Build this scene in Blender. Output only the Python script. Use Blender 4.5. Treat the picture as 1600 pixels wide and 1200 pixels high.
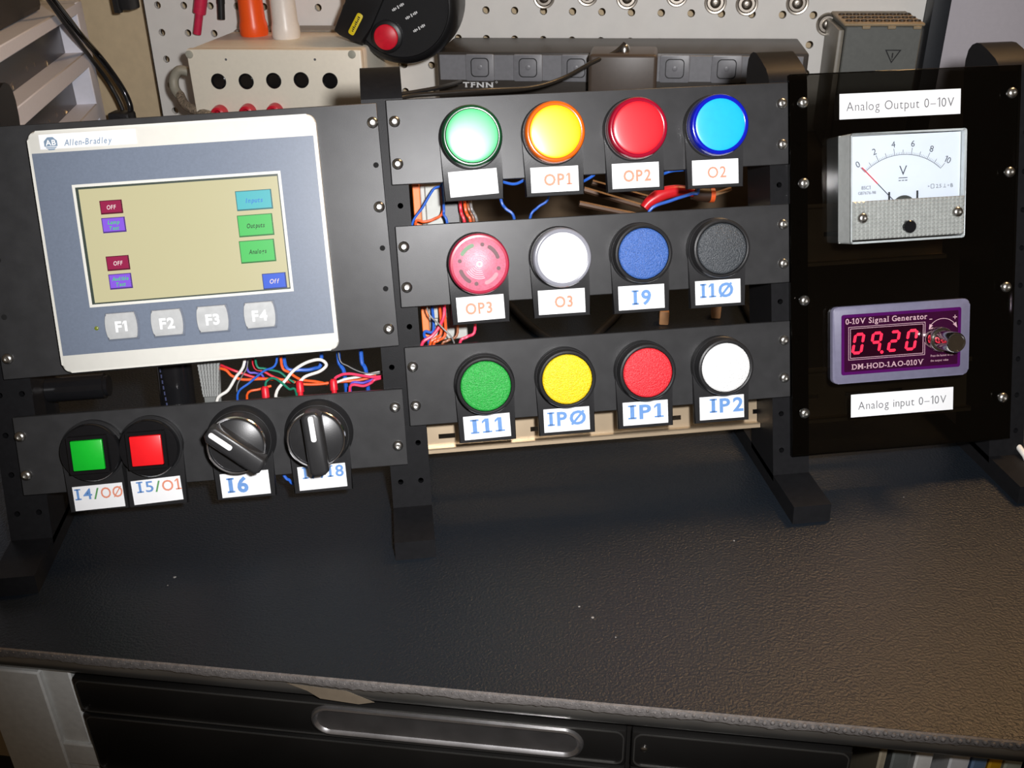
import bpy, bmesh, math, random
from mathutils import Matrix, Vector
random.seed(7)
for o in list(bpy.data.objects): bpy.data.objects.remove(o)
SC = bpy.context.scene
COL = SC.collection
PI = math.pi
# ------------------------------------------------------------------ camera, world, lights, exposure
MM = 0.001
F_PX = 1514.94
CAM = Vector((-54.6775, -476.3755, 303.2071))
CR = Vector((0.99229294, -0.12258464, -0.01810344))      # right
CD = Vector((-0.07379812, -0.46726613, -0.88103133))     # down
CF = Vector((0.09954178, 0.87557716, -0.4727114))        # forward
LEAN = math.radians(18.5352); YAW = math.radians(14.9534)
RIG_Z = 194.46
ca, sa = math.cos(LEAN), math.sin(LEAN)
RIG = Matrix(((1, 0, 0, 0), (0, sa, -ca, 0), (0, ca, sa, RIG_Z), (0, 0, 0, 1)))     # mm
cb, sb = math.cos(YAW), math.sin(YAW)
DSK = Matrix(((cb, sb, 0, 0), (-sb, cb, 0, 0), (0, 0, 1, 0), (0, 0, 0, 1)))
cam = bpy.data.objects.new('camera', bpy.data.cameras.new('camera'))
COL.objects.link(cam)
cam.data.sensor_width = 36; cam.data.lens = F_PX * 36 / 1600
cam.data.clip_start = 0.02; cam.data.clip_end = 30
m = Matrix.Identity(4)
for i in range(3):
    m[i][0] = CR[i]; m[i][1] = -CD[i]; m[i][2] = -CF[i]; m[i][3] = CAM[i] * MM
cam.matrix_world = m
SC.camera = cam

world = bpy.data.worlds.new('room_ambient'); SC.world = world
world.use_nodes = True
bg = world.node_tree.nodes['Background']
bg.inputs[0].default_value = (1.0, 0.72, 0.48, 1); bg.inputs[1].default_value = 0.05

def look(o, pos, target):
    o.location = Vector(pos)
    o.rotation_euler = (Vector(target) - Vector(pos)).to_track_quat('-Z', 'Y').to_euler()
fl = bpy.data.lights.new('camera_flash', 'SPOT')
fl.energy = 16; fl.color = (1.0, 0.985, 0.99); fl.shadow_soft_size = 0.012
fl.spot_size = math.radians(84); fl.spot_blend = 0.7
flash = bpy.data.objects.new('camera_flash', fl); COL.objects.link(flash)
fpos = (CAM + CR * 40 - CD * 30) * MM
look(flash, fpos, (CAM + CF * 600 - CD * 120 + CR * 25) * MM)
wl = bpy.data.lights.new('warm_lamp', 'AREA')
wl.shape = 'RECTANGLE'; wl.size = 0.30; wl.size_y = 0.30; wl.energy = 15; wl.color = (1.0, 0.60, 0.27)
lamp = bpy.data.objects.new('warm_lamp', wl); COL.objects.link(lamp)
look(lamp, (0.60, 0.34, 0.95), (0.14, -0.15, 0.0))
SC.view_settings.view_transform = 'Standard'
SC.view_settings.look = 'None'
SC.view_settings.exposure = 0.0
SC.view_settings.gamma = 1.0
SC.view_settings.use_curve_mapping = False

# ------------------------------------------------------------------ pixel -> point helpers (mm)
def ray(x, y): return CF + CR * ((x - 800) / F_PX) + CD * ((y - 600) / F_PX)
RI = RIG.inverted(); DI = DSK.inverted()
def rp(x, y, w=0.0):
    c = RI @ CAM; d = RI.to_3x3() @ ray(x, y); return c + d * ((w - c.z) / d.z)
def onn(x, y, n):
    c = DI @ CAM; d = DI.to_3x3() @ ray(x, y); return c + d * ((n - c.y) / d.y)
def onz(x, y, z):
    c = DI @ CAM; d = DI.to_3x3() @ ray(x, y); return c + d * ((z - c.z) / d.z)

# ------------------------------------------------------------------ materials
MATS = {}
def mat(name, col, rough=0.5, metal=0.0, var=0.06, scale=300.0, bump=0.0, bscale=900.0, spec=0.5, emit=None, estr=0.0, coat=0.0, trans=0.0, rvar=0.0):
    if name in MATS: return MATS[name]
    mt = bpy.data.materials.new(name); mt.use_nodes = True
    nt = mt.node_tree; b = nt.nodes['Principled BSDF']
    b.inputs['Roughness'].default_value = rough; b.inputs['Metallic'].default_value = metal
    b.inputs['Specular IOR Level'].default_value = spec
    b.inputs['Coat Weight'].default_value = coat
    b.inputs['Transmission Weight'].default_value = trans
    tc = nt.nodes.new('ShaderNodeTexCoord')
    nz = nt.nodes.new('ShaderNodeTexNoise'); nz.inputs['Scale'].default_value = scale; nz.inputs['Detail'].default_value = 3
    nt.links.new(tc.outputs['Object'], nz.inputs['Vector'])
    rm = nt.nodes.new('ShaderNodeValToRGB')
    lo = [max(0, c * (1 - var)) for c in col]; hi = [min(1, c * (1 + var)) for c in col]
    rm.color_ramp.elements[0].position = .3; rm.color_ramp.elements[1].position = .7
    rm.color_ramp.elements[0].color = (*lo, 1); rm.color_ramp.elements[1].color = (*hi, 1)
    nt.links.new(nz.outputs['Fac'], rm.inputs[0]); nt.links.new(rm.outputs[0], b.inputs['Base Color'])
    if rvar:
        mr = nt.nodes.new('ShaderNodeMapRange'); mr.inputs[3].default_value = rough - rvar; mr.inputs[4].default_value = rough + rvar
        n3 = nt.nodes.new('ShaderNodeTexNoise'); n3.inputs['Scale'].default_value = 35; n3.inputs['Detail'].default_value = 4
        nt.links.new(tc.outputs['Object'], n3.inputs['Vector'])
        nt.links.new(n3.outputs['Fac'], mr.inputs[0]); nt.links.new(mr.outputs[0], b.inputs['Roughness'])
    if bump:
        n2 = nt.nodes.new('ShaderNodeTexNoise'); n2.inputs['Scale'].default_value = bscale; n2.inputs['Detail'].default_value = 2
        nt.links.new(tc.outputs['Object'], n2.inputs['Vector'])
        bp = nt.nodes.new('ShaderNodeBump'); bp.inputs['Strength'].default_value = bump; bp.inputs['Distance'].default_value = 0.0006
        nt.links.new(n2.outputs['Fac'], bp.inputs['Height']); nt.links.new(bp.outputs[0], b.inputs['Normal'])
    if emit:
        b.inputs['Emission Color'].default_value = (*emit, 1); b.inputs['Emission Strength'].default_value = estr
    MATS[name] = mt
    return mt
def clear_mat(name, tint, rough=0.03, refl=0.06, bump=0.0, bscale=600):
    """see-through plastic: transparency with a fresnel gloss on top"""
    if name in MATS: return MATS[name]
    mt = bpy.data.materials.new(name); mt.use_nodes = True
    nt = mt.node_tree; nt.nodes.remove(nt.nodes['Principled BSDF']); out = nt.nodes['Material Output']
    t = nt.nodes.new('ShaderNodeBsdfTransparent'); t.inputs[0].default_value = (*tint, 1)
    g = nt.nodes.new('ShaderNodeBsdfGlossy'); g.inputs['Roughness'].default_value = rough
    f = nt.nodes.new('ShaderNodeFresnel'); f.inputs['IOR'].default_value = 1.45
    ad = nt.nodes.new('ShaderNodeMath'); ad.operation = 'ADD'; ad.inputs[1].default_value = refl - 0.034
    mx = nt.nodes.new('ShaderNodeMixShader')
    nt.links.new(f.outputs[0], ad.inputs[0]); nt.links.new(ad.outputs[0], mx.inputs[0])
    nt.links.new(t.outputs[0], mx.inputs[1]); nt.links.new(g.outputs[0], mx.inputs[2]); nt.links.new(mx.outputs[0], out.inputs[0])
    MATS[name] = mt
    return mt
def S(r, g, b):   # sRGB 0-255 -> linear
    f = lambda c: (c / 255 / 12.92) if c / 255 <= .04045 else ((c / 255 + .055) / 1.055) ** 2.4
    return (f(r), f(g), f(b))

PLATE = mat('printed_black_plate', (.030, .030, .031), .36, var=.12, scale=120, bump=.05, bscale=2500, rvar=.03, spec=.25)
POST = mat('printed_black_post', (.010, .010, .011), .42, spec=.10, var=.1, bump=.08, bscale=2000)
BLK = mat('black_plastic', (.018, .018, .019), .40, bump=.05, bscale=1500, spec=.35)
BLKG = mat('black_gloss_plastic', (.008, .008, .009), .12)
HOLE = mat('dark_hole', (.002, .002, .002), .9)
STEEL = mat('bright_screw_steel', (.62, .61, .58), .28, 1.0)
CHROME = mat('chrome', (.8, .8, .82), .16, 1.0)
PAPER = mat('white_label_paper', (.86, .87, .88), .55, var=.01)
INKB = mat('blue_label_ink', S(98, 143, 202), .6)
INKR = mat('salmon_label_ink', S(222, 140, 112), .6)
INKG = mat('green_label_ink', S(90, 150, 90), .6)
INKK = mat('grey_label_ink', S(95, 95, 100), .6)
WHITE_PRINT = mat('white_print', (.75, .75, .75), .5)

# ------------------------------------------------------------------ mesh builder (mm)
class MB:
    def __init__(s): s.v = []; s.f = []; s.sm = []
    def add(s, vs, fs, smooth=False, M=None):
        o = len(s.v)
        for p in vs:
            p = Vector(p); s.v.append((M @ p) if M else p)
        for f in fs: s.f.append([i + o for i in f]); s.sm.append(smooth)
        return s
    def bm(s, bm_, smooth=False, M=None):
        bm_.verts.ensure_lookup_table(); bm_.verts.index_update()
        s.add([v.co.copy() for v in bm_.verts], [[v.index for v in f.verts] for f in bm_.faces], smooth, M); bm_.free(); return s
    def box(s, x0, x1, y0, y1, z0, z1, bev=0, seg=2, M=None, smooth=False):
        b = bmesh.new(); bmesh.ops.create_cube(b, size=1)
        for v in b.verts: v.co = Vector(((x0 + x1) / 2 + v.co.x * (x1 - x0), (y0 + y1) / 2 + v.co.y * (y1 - y0), (z0 + z1) / 2 + v.co.z * (z1 - z0)))
        if bev: bmesh.ops.bevel(b, geom=b.edges[:], offset=bev, segments=seg, affect='EDGES', profile=.5)
        return s.bm(b, bev > 0 or smooth, M)
    def prism(s, pts, z0, z1, bev=0, M=None, seg=2):
        """polygon (counter-clockwise, xy) extruded in z"""
        b = bmesh.new(); n = len(pts)
        lo = [b.verts.new((p[0], p[1], z0)) for p in pts]; hi = [b.verts.new((p[0], p[1], z1)) for p in pts]
        b.faces.new(lo[::-1]); top = b.faces.new(hi)
        for i in range(n): b.faces.new((lo[i], lo[(i + 1) % n], hi[(i + 1) % n], hi[i]))
        if bev: bmesh.ops.bevel(b, geom=list(top.edges), offset=bev, segments=seg, affect='EDGES', profile=.5)
        return s.bm(b, bev > 0, M)
    def lathe(s, prof, n=40, M=None, cap0=True, cap1=True, a0=0.0):
        """profile [(r,z)] turned about z"""
        vs = []; fs = []
        for r, z in prof:
            for i in range(n):
                a = a0 + 2 * PI * i / n; vs.append((r * math.cos(a), r * math.sin(a), z))
        for k in range(len(prof) - 1):
            for i in range(n):
                j = (i + 1) % n; fs.append((k * n + i, k * n + j, (k + 1) * n + j, (k + 1) * n + i))
        if cap0: fs.append(tuple(range(n))[::-1])
        if cap1: fs.append(tuple(range((len(prof) - 1) * n, len(prof) * n)))
        return s.add(vs, fs, True, M)
    def tube(s, pts, r, n=8, sub=6, closed=False):
        P = [Vector(p) for p in pts]; C = []
        if len(P) == 2: C = [P[0].lerp(P[1], i / sub) for i in range(sub + 1)]
        else:
            for i in range(len(P) - 1):
                p0 = P[max(i - 1, 0)]; p1 = P[i]; p2 = P[i + 1]; p3 = P[min(i + 2, len(P) - 1)]
                for k in range(sub):
                    t = k / sub
                    C.append(.5 * ((2 * p1) + (p2 - p0) * t + (2 * p0 - 5 * p1 + 4 * p2 - p3) * t * t + (3 * p1 - p0 - 3 * p2 + p3) * t ** 3))
            C.append(P[-1])
        vs = []; fs = []; ref = Vector((.13, .31, .94))
        for i, c in enumerate(C):
            t = (C[min(i + 1, len(C) - 1)] - C[max(i - 1, 0)]).normalized()
            a = t.cross(ref).normalized() if i == 0 else (a - t * a.dot(t)).normalized()
            b = t.cross(a)
            rr = r(i / (len(C) - 1)) if callable(r) else r
            for k in range(n):
                g = 2 * PI * k / n; vs.append(c + (a * math.cos(g) + b * math.sin(g)) * rr)
        for i in range(len(C) - 1):
            for k in range(n):
                j = (k + 1) % n; fs.append((i * n + k, i * n + j, (i + 1) * n + j, (i + 1) * n + k))
        fs.append(tuple(range(n))[::-1]); fs.append(tuple(range((len(C) - 1) * n, len(C) * n)))
        return s.add(vs, fs, True)
    def mesh(s, name, m):
        me = bpy.data.meshes.new(name)
        me.from_pydata([tuple(v * MM) for v in s.v], [], s.f)
        me.polygons.foreach_set('use_smooth', s.sm)
        b = bmesh.new(); b.from_mesh(me); bmesh.ops.recalc_face_normals(b, faces=b.faces[:]); b.to_mesh(me); b.free()
        me.set_sharp_from_angle(angle=math.radians(38))
        me.materials.append(m); me.update()
        return me
    def build(s, name, m, parent=None, M=None, label=None, kind=None):
        return link(s.mesh(name, m), name, parent, M, label, kind)
def link(me, name, parent=None, M=None, label=None, kind=None):
    o = bpy.data.objects.new(name, me); COL.objects.link(o)
    if parent: o.parent = parent
    if M is not None: o.matrix_local = scaleM(M)
    if label: o['label'] = label
    if kind: o['kind'] = kind
    return o
def scaleM(M):
    M = M.copy(); M.translation = M.translation * MM; return M
def T(x, y, z): return Matrix.Translation((x, y, z))
def RZ(a): return Matrix.Rotation(a, 4, 'Z')
def RX(a): return Matrix.Rotation(a, 4, 'X')
def RY(a): return Matrix.Rotation(a, 4, 'Y')
def tag(o, label, cat, group=None):
    o['label'] = label; o['category'] = cat
    if group: o['group'] = group
    return o
def thing(name, label, cat, M, group=None):
    o = bpy.data.objects.new(name, None); COL.objects.link(o); o.empty_display_size = .01
    o.matrix_world = scaleM(M); return tag(o, label, cat, group)
def struct(o): o['kind'] = 'structure'; return o

def rrect(x0, x1, y0, y1, r, n=5):
    pts = []
    for cx, cy, a in ((x1 - r, y0 + r, -PI / 2), (x1 - r, y1 - r, 0), (x0 + r, y1 - r, PI / 2), (x0 + r, y0 + r, PI)):
        for i in range(n + 1):
            t = a + PI / 2 * i / n; pts.append((cx + r * math.cos(t), cy + r * math.sin(t)))
    return pts
def rframe(mb, o, i, z0, z1):
    """closed frame between two outlines with equal counts"""
    n = len(o); vs = [(p[0], p[1], z0) for p in o] + [(p[0], p[1], z1) for p in o] + [(p[0], p[1], z0) for p in i] + [(p[0], p[1], z1) for p in i]
    fs = []
    for k in range(n):
        j = (k + 1) % n
        fs += [(k, j, n + j, n + k), (n + k, n + j, 3 * n + j, 3 * n + k), (3 * n + k, 3 * n + j, 2 * n + j, 2 * n + k), (2 * n + k, 2 * n + j, j, k)]
    return mb.add(vs, fs)

# ------------------------------------------------------------------ lettering
GL = {}
def glyph(ch, bold=0.0, shear=0.0):
    k = (ch, bold, shear)
    if k in GL: return GL[k]
    c = bpy.data.curves.new('g', 'FONT'); c.body = ch; c.size = 1; c.offset = bold; c.shear = shear; c.extrude = 0; c.fill_mode = 'FRONT'; c.resolution_u = 3
    o = bpy.data.objects.new('g', c); COL.objects.link(o)
    dg = bpy.context.evaluated_depsgraph_get(); e = o.evaluated_get(dg); me = e.to_mesh()
    vs = [v.co.copy() for v in me.vertices]; fs = [list(p.vertices) for p in me.polygons]
    e.to_mesh_clear(); bpy.data.objects.remove(o); bpy.data.curves.remove(c)
    GL[k] = (vs, fs); return GL[k]
def serif_I(bold):
    t = .055 + bold; vs = []; fs = []
    for x0, x1, y0, y1 in ((-t, t, 0, .72), (-.17, .17, 0, .09), (-.17, .17, .63, .72)):
        k = len(vs); vs += [Vector((x0, y0, 0)), Vector((x1, y0, 0)), Vector((x1, y1, 0)), Vector((x0, y1, 0))]; fs.append([k, k + 1, k + 2, k + 3])
    return vs, fs
def one(bold, base):
    t = .05 + max(bold, -.01); vs = []; fs = []
    polys = [[(-t, 0), (t, 0), (t, .72), (-t, .72)], [(-t, .72), (-.20, .60), (-.20, .60 - 1.6 * t), (-t, .72 - 1.7 * t)]]
    if base: polys.append([(-.19, 0), (.19, 0), (.19, .085), (-.19, .085)])
    for p in polys:
        k = len(vs); vs += [Vector((x, y, 0)) for x, y in p]; fs.append(list(range(k, k + 4)))
    return vs, fs
SERIF = {'D': ((.08, 0), (.08, 1)), 'M': ((.1, 0), (.9, 0), (.1, 1), (.9, 1)), 'H': ((.1, 0), (.9, 0), (.1, 1), (.9, 1)), 'A': ((.06, 0), (.94, 0)), 'V': ((.06, 1), (.94, 1)),
         'T': ((.5, 0),), 'F': ((.1, 0), (.1, 1)), 'N': ((.1, 0), (.1, 1), (.9, 1)), 'i': ((.5, 0),), 'n': ((.12, 0), (.88, 0)), 'r': ((.2, 0),), 'l': ((.5, 0), (.5, 1))}
def serifed(ch, bold):
    vs, fs = one(bold, True) if ch == '1' else glyph(ch, bold, 0)
    vs = [v.copy() for v in vs]; fs = [list(f) for f in fs]
    if ch not in SERIF: return vs, fs
    a = min(v.x for v in vs); b = max(v.x for v in vs); top = max(v.y for v in vs); w = .13
    for fx, fy in SERIF[ch]:
        x = a + (b - a) * fx; y = fy * (top - .06); k = len(vs)
        vs += [Vector((x - w, y, 0)), Vector((x + w, y, 0)), Vector((x + w, y + .06, 0)), Vector((x - w, y + .06, 0))]; fs.append([k, k + 1, k + 2, k + 3])
    return vs, fs
def text(mb, s, cx, cy, h, z, bold=0.0, shear=0.0, width=None, serifI=False, align='C', gap=.07, rot=0.0, serif=False):
    """lay s out with cap height h (mm); centred on cx,cy unless align L; squeezed to width if given"""
    x = 0; V = []; Fs = []
    for ch in s:
        if ch == ' ': x += .32; continue
        if serif: vs, fs = serifed(ch, bold)
        elif ch == '1' and not shear: vs, fs = one(bold, serifI)
        else: vs, fs = serif_I(bold) if (serifI and ch == 'I') else glyph(ch, bold, shear)
        if not vs: continue
        a = min(v.x for v in vs); b = max(v.x for v in vs); k = len(V)
        V += [Vector((v.x - a + x, v.y, 0)) for v in vs]; Fs += [[i + k for i in f] for f in fs]
        x += b - a + gap
    wd = x - gap; sy = h / .72; sx = (width / wd) if width else sy
    off = 0 if align == 'L' else -wd * sx / 2
    M = T(cx, cy, z) @ RZ(rot)
    vs = [M @ Vector((v.x * sx + off, v.y * sy - h / 2, 0)) for v in V]
    n = len(vs)
    mb.add(vs, Fs)
    return mb

# ------------------------------------------------------------------ shared small meshes
sb_ = MB(); sb_.lathe([(2.75, 0), (2.75, .5), (2.45, 1.2), (1.7, 1.75), (1.15, 1.9), (1.05, 1.0), (0.01, .9)], 16, cap1=False)
SCREW = sb_.mesh('screw', STEEL)
wb_ = MB(); wb_.lathe([(1.35, -.2), (1.35, .06), (1.2, .08)], 14, cap1=True); HOLE_ME = wb_.mesh('screw_hole', HOLE)
def screw(parent, x, y, z=0, label=None): return link(SCREW, 'screw', parent, T(x, y, z) @ RZ(random.random() * 3), label)
def hole(parent, x, y, z=0): return link(HOLE_ME, 'screw_hole', parent, T(x, y, z))

def holed_sheet(mb, cells, t, n=12, z=0.0):
    """cells: (x0,x1,y0,y1,hole radius, cx, cy); sheet front at z, holes go t deep"""
    for x0, x1, y0, y1, r, cx, cy in cells:
        if not r: mb.add([(x0, y0, z), (x1, y0, z), (x1, y1, z), (x0, y1, z)], [(0, 1, 2, 3)]); continue
        outer = []; inner = []
        for i in range(n):
            a = 2 * PI * i / n + PI / n; c, s_ = math.cos(a), math.sin(a)
            inner.append((cx + r * c, cy + r * s_, z))
        # square boundary points matched by angle, corners included
        for i in range(n):
            a = 2 * PI * i / n + PI / n; c, s_ = math.cos(a), math.sin(a)
            tx = ((x1 - cx) if c > 0 else (x0 - cx)) / c if abs(c) > 1e-9 else 1e9
            ty = ((y1 - cy) if s_ > 0 else (y0 - cy)) / s_ if abs(s_) > 1e-9 else 1e9
            k = min(tx, ty); outer.append((cx + c * k, cy + s_ * k, z))
        vs = inner + outer + [(p[0], p[1], z - t) for p in inner] + [(x1, y1, z), (x0, y1, z), (x0, y0, z), (x1, y0, z)]
        fs = []
        for i in range(n):
            j = (i + 1) % n
            fs.append((i, n + i, n + j, j)); fs.append((i, j, 2 * n + j, 2 * n + i))
        # corner fill triangles
        for ci, (qx, qy) in enumerate(((x1, y1), (x0, y1), (x0, y0), (x1, y0))):
            for i in range(n):
                j = (i + 1) % n; a, b = outer[i], outer[j]
                onx = abs(a[0] - qx) < 1e-6 or abs(b[0] - qx) < 1e-6; ony = abs(a[1] - qy) < 1e-6 or abs(b[1] - qy) < 1e-6
                diff = (abs(a[0] - b[0]) > 1e-6 and abs(a[1] - b[1]) > 1e-6)
                if diff and onx and ony: fs.append((n + i, 3 * n + ci, n + j))
        mb.add(vs, fs)
    return mb

# ================================================================== SETTING
def dwall(name, x0, x1, y0, y1, z0, z1, m):
    mb = MB(); mb.box(x0, x1, y0, y1, z0, z1); return struct(mb.build(name, m, None, DSK))
WALLM = mat('beige_wall_paint', S(222, 200, 164), .8, var=.05, scale=90)
dwall('wall_back', -1300, 1300, 456, 480, -900, 1500, WALLM)
dwall('floor', -1300, 1300, -1500, 470, -920, -900, mat('dark_floor', (.03, .03, .03), .7))

# grey-white board on the right of the pegboard
mb = MB(); mb.box(303.5, 900, 424, 455, -100, 900, 1)
tag(mb.build('wall_board', mat('grey_white_board', S(196, 190, 196), .6, var=.02), None, DSK), 'plain pale grey board on the wall beside the dark upright trim', 'board')
mb = MB(); mb.box(290, 304, 398, 455, -60, 900, 1.2)
tag(mb.build('trim_strip', mat('dark_trim', (.022, .025, .03), .45), None, DSK), 'dark upright edge strip between pegboard and pale board', 'trim')

# ------------------------------------------------------------------ pegboard
PEGM = mat('pegboard_paint', S(236, 233, 227), .5, var=.025, scale=60)
pb = thing('pegboard', 'white pegboard with rows of round holes behind the control rack', 'pegboard', DSK @ T(-30, 420, 189.5) @ RY(.0150) @ RX(PI / 2))
mb = MB(); cells = []
PX, PZ = 25.45, 23.9
for i in range(-15, 13):
    for j in range(-9, 5):
        cx, cy = i * PX + 1.5, j * PZ
        x0, x1 = cx - PX / 2, cx + PX / 2
        if i == -15: x0 = cx - 24 + .6
        if i == -15 and False: pass
        cells.append((x0, x1, cy - PZ / 2, cy + PZ / 2, 3.3, cx, cy))
cells = [c for c in cells if c[5] > -372]
holed_sheet(mb, cells, 4.5, 12)
mb.build('board', PEGM, pb)
xl = min(c[0] for c in cells); xr = max(c[1] for c in cells); yb = min(c[2] for c in cells); yt = max(c[3] for c in cells)
mb = MB(); mb.box(xl - .8, xl, yb, yt, -26, 0.2); mb.box(xr, xr + .8, yb, yt, -26, .2); mb.box(xl, xr, yt, yt + .8, -26, .2)
mb.build('edge_band', mat('dark_board_edge', (.02, .02, .018), .6), pb, label='thin dark edge of the board')

# ================================================================== RACK FRAME
rack = thing('rack_frame', 'black printed rack frame with four leaning posts on feet holding the panels', 'rack', RIG)
PROF = [(-195, -3), (11.2, -3), (14, -3.9), (18.2, -7.0), (24, -14.5), (28.0, -20.5), (29.2, -24.5), (28.9, -28.5), (26.8, -32), (22, -34.6), (15, -36), (-195, -36)]
def post(uc, half=10.0):
    mb = MB()
    # body side profile (v,w) extruded along u; front face carries the screw holes
    n = len(PROF); vs = []; fs = []
    PR = PROF[1:-1]
    body = [(-197, -3.0)] + PR + [(-185.5, -36)]
    n = len(body)
    for u in (uc - half, uc + half): vs += [(u, v, w) for v, w in body]
    fs.append(tuple(range(n))); fs.append(tuple(range(n, 2 * n))[::-1])
    for k in range(n):
        j = (k + 1) % n
        if k == 0: continue                     # front face is the holed sheet
        fs.append((k, j, n + j, n + k))
    mb.add(vs, fs)
    cells = []
    for k in range(10):
        for s in (-1, 1):
            cx = uc + s * 5.2; y = -20 * k
            y0 = y - 10; y1 = y + 10
            if k == 0: y1 = 11.2
            if k == 9: y0 = -197
            cells.append((uc if s > 0 else uc - half, uc + half if s > 0 else uc, y0, y1, 1.45, cx, y))
    holed_sheet(mb, cells, 5, 10, -3.0)
    p = mb.build('post', POST, rack)
    # foot: bar lying on the mat (world y,z), given in rack coordinates
    fb = MB(); prof = [(-89.5, 0), (-88.6, 10), (-15, 10), (20, 10), (60, 10), (62, 0)]
    vs = []
    for u in (uc - half, uc + half):
        for y, z in prof:
            q = RI @ Vector((u, y, z)); vs.append((u, q.y, q.z))
    n = len(prof); fs = [tuple(range(n)), tuple(range(n, 2 * n))[::-1]] + [(k, (k + 1) % n, n + (k + 1) % n, n + k) for k in range(n)]
    fb.add(vs, fs); fb.build('foot', POST, rack)
POSTS = (-250.4, -60.4, 143.6, 267.0)
for u in POSTS: post(u)
# round spacer tube joining the left posts, seen in the gap under the operator panel
mb = MB(); mb.lathe([(6.5, 0), (6.5, 28), (5.4, 28.4), (5.4, 30)], 24, T(-240.2, -122, -24) @ RY(PI / 2)); mb.build('spacer', BLKG, rack, label='round black spacer')

# ------------------------------------------------------------------ mounting plates
def plate(name, label, u0, u1, v0, v1, scr, holes=(), rot=0.0, m=PLATE, thick=3.0, group=None):
    uc, vc = (u0 + u1) / 2, (v0 + v1) / 2
    p = thing(name, label, 'panel', RIG @ T(uc, vc, 0) @ RZ(rot), group)
    mb = MB(); mb.box(u0 - uc, u1 - uc, v0 - vc, v1 - vc, -thick + .05, 0, .35, 1); mb.build('sheet', m, p)
    R = RZ(-rot)
    for u, v in scr: q = R @ Vector((u - uc, v - vc, 0)); screw(p, q.x, q.y, 0)
    for u, v in holes: q = R @ Vector((u - uc, v - vc, 0)); hole(p, q.x, q.y, 0)
    return p
R4 = lambda v: [(-55, v + 10), (-55, v - 10), (139, v + 10), (139, v - 10)]
plate('mounting_plate', 'flat black plate carrying the four pilot lamps', -58.6, 142.4, -30, 10.3, R4(-10))
plate('mounting_plate', 'flat black plate carrying the buzzer and the blue push button', -58.6, 142.4, -90, -49.8, R4(-70))
plate('mounting_plate', 'flat black plate carrying green, yellow, red and white push buttons', -58.6, 142.4, -150.5, -110, R4(-130))
plate('mounting_plate', 'flat black plate carrying the two square buttons and two selector switches', -250.2, -61, -170.3, -130.8,
      [(-247.5, -140.5), (-247.2, -160), (-65.5, -140), (-65.5, -160)])
plate('mounting_plate', 'large flat black plate framing the touch screen operator panel', -252.6, -61.9, -110.6, 7.6,
      [(-65.5, 0), (-65.5, -40), (-65.5, -100), (-248, -102)], [(-65.5, -20), (-65.5, -60), (-65.5, -80), (-247, -82), (-246, -55), (-246.5, -35)], rot=math.radians(1.0))
# smoked acrylic panel
ACR = clear_mat('smoked_acrylic', (.37, .36, .34), .02, .05)
AU0, AU1, AV0, AV1 = 143.0, 267.2, -183.6, 14.0
ac = plate('acrylic_panel', 'smoked black see-through acrylic panel carrying the volt meter', AU0, AU1, AV0, AV1,
           [(150, 0), (150.2, -40), (150.2, -100), (150, -160), (262, 0), (262, -40), (262, -100), (262, -160)], m=ACR)

# ================================================================== CONTROLS
LEG_ARCH = [(-14.6, -30.0), (14.6, -30.0), (14.6, -3)] + [(15.4 * math.cos(a), 15.4 * math.sin(a)) for a in [PI * i / 20 for i in range(0, 21)]] + [(-14.6, -3)]
lg = MB(); lg.prism(LEG_ARCH, 0, 3.0, .5); LEGEND = lg.mesh('legend_plate', BLK)
lc = MB(); lc.box(-11.9, 11.9, -6.1, 6.1, 0, .35); CARD = lc.mesh('label_card', PAPER)
def legend(root, strings, dx=0.0, dy=0.0, tx=0.0, ty=0.0, h=5.6, bold=.012, rot=0.0, gap=.12, width=None):
    lp = link(LEGEND, 'legend_plate', root)
    link(CARD, 'label_card', lp, T(dx, -22.2 + dy, 3.02) @ RZ(rot))
    x = tx
    for s, m, w in strings:
        t = MB(); text(t, s, 0, 0, h, 0, bold=bold, serifI=True, align='L', gap=gap, width=w)
        t.build('label_text', m, lp, T(dx + x, -22.2 + dy + ty, 3.42) @ RZ(rot)); x += w + .7
def ctrl(name, label, cat, u, v, group=None): return thing(name, label, cat, RIG @ T(u, v, 0), group)
def collar(root, r=15.4, h=4.6):
    mb = MB(); mb.lathe([(r, 0), (r, h - .6), (r - .6, h)], 48); mb.build('collar', BLK, root)

def lamp_thing(label, u, v, rim, face, strings, h=13.0, **k):
    r = ctrl('pilot_lamp', label, 'pilot lamp', u, v, 'round pilot lamps on the top rows'); collar(r)
    mb = MB(); mb.lathe([(14.6, 4.4), (14.7, h - 3), (14.55, h - 1.2), (14.0, h - .3), (13.2, h), (12.4, h - .25), (12.1, h - .9)], 56, cap1=False); mb.build('lens_rim', rim, r, label=k.pop('rl', None))
    mb = MB(); mb.lathe([(12.45, h - .4)] + [(12.45 * math.cos(a), h - .4 + .6 * math.sin(a)) for a in [PI / 2 * i / 8 for i in range(1, 8)]] + [(.05, h + .2)], 48); mb.build('lens_face', face, r)
    legend(r, strings, **k); return r
def lens(name, c, rough=.16, **k): return mat(name, c, rough, var=.03, coat=.4, **k)
lamp_thing('green pilot lamp with a blank white label below', -18.9, -9.4, lens('green_rim', S(12, 64, 34), .2), lens('green_lens', S(96, 226, 138), .3), [], dy=.6, rot=.04)
lamp_thing('amber pilot lamp labelled OP1', 21.3, -9.4, lens('amber_rim', S(214, 96, 16)), lens('amber_lens', S(255, 196, 16), .3), [('OP1', INKR, 14.0)], tx=-5.4, bold=.025, dy=.2)
lamp_thing('clear red pilot lamp labelled OP2', 62.0, -9.4, lens('red_rim', S(150, 10, 40)), lens('red_lens', S(235, 32, 44), .3), [('OP2', INKR, 14.0)], tx=-6.2, bold=.025)
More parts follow.
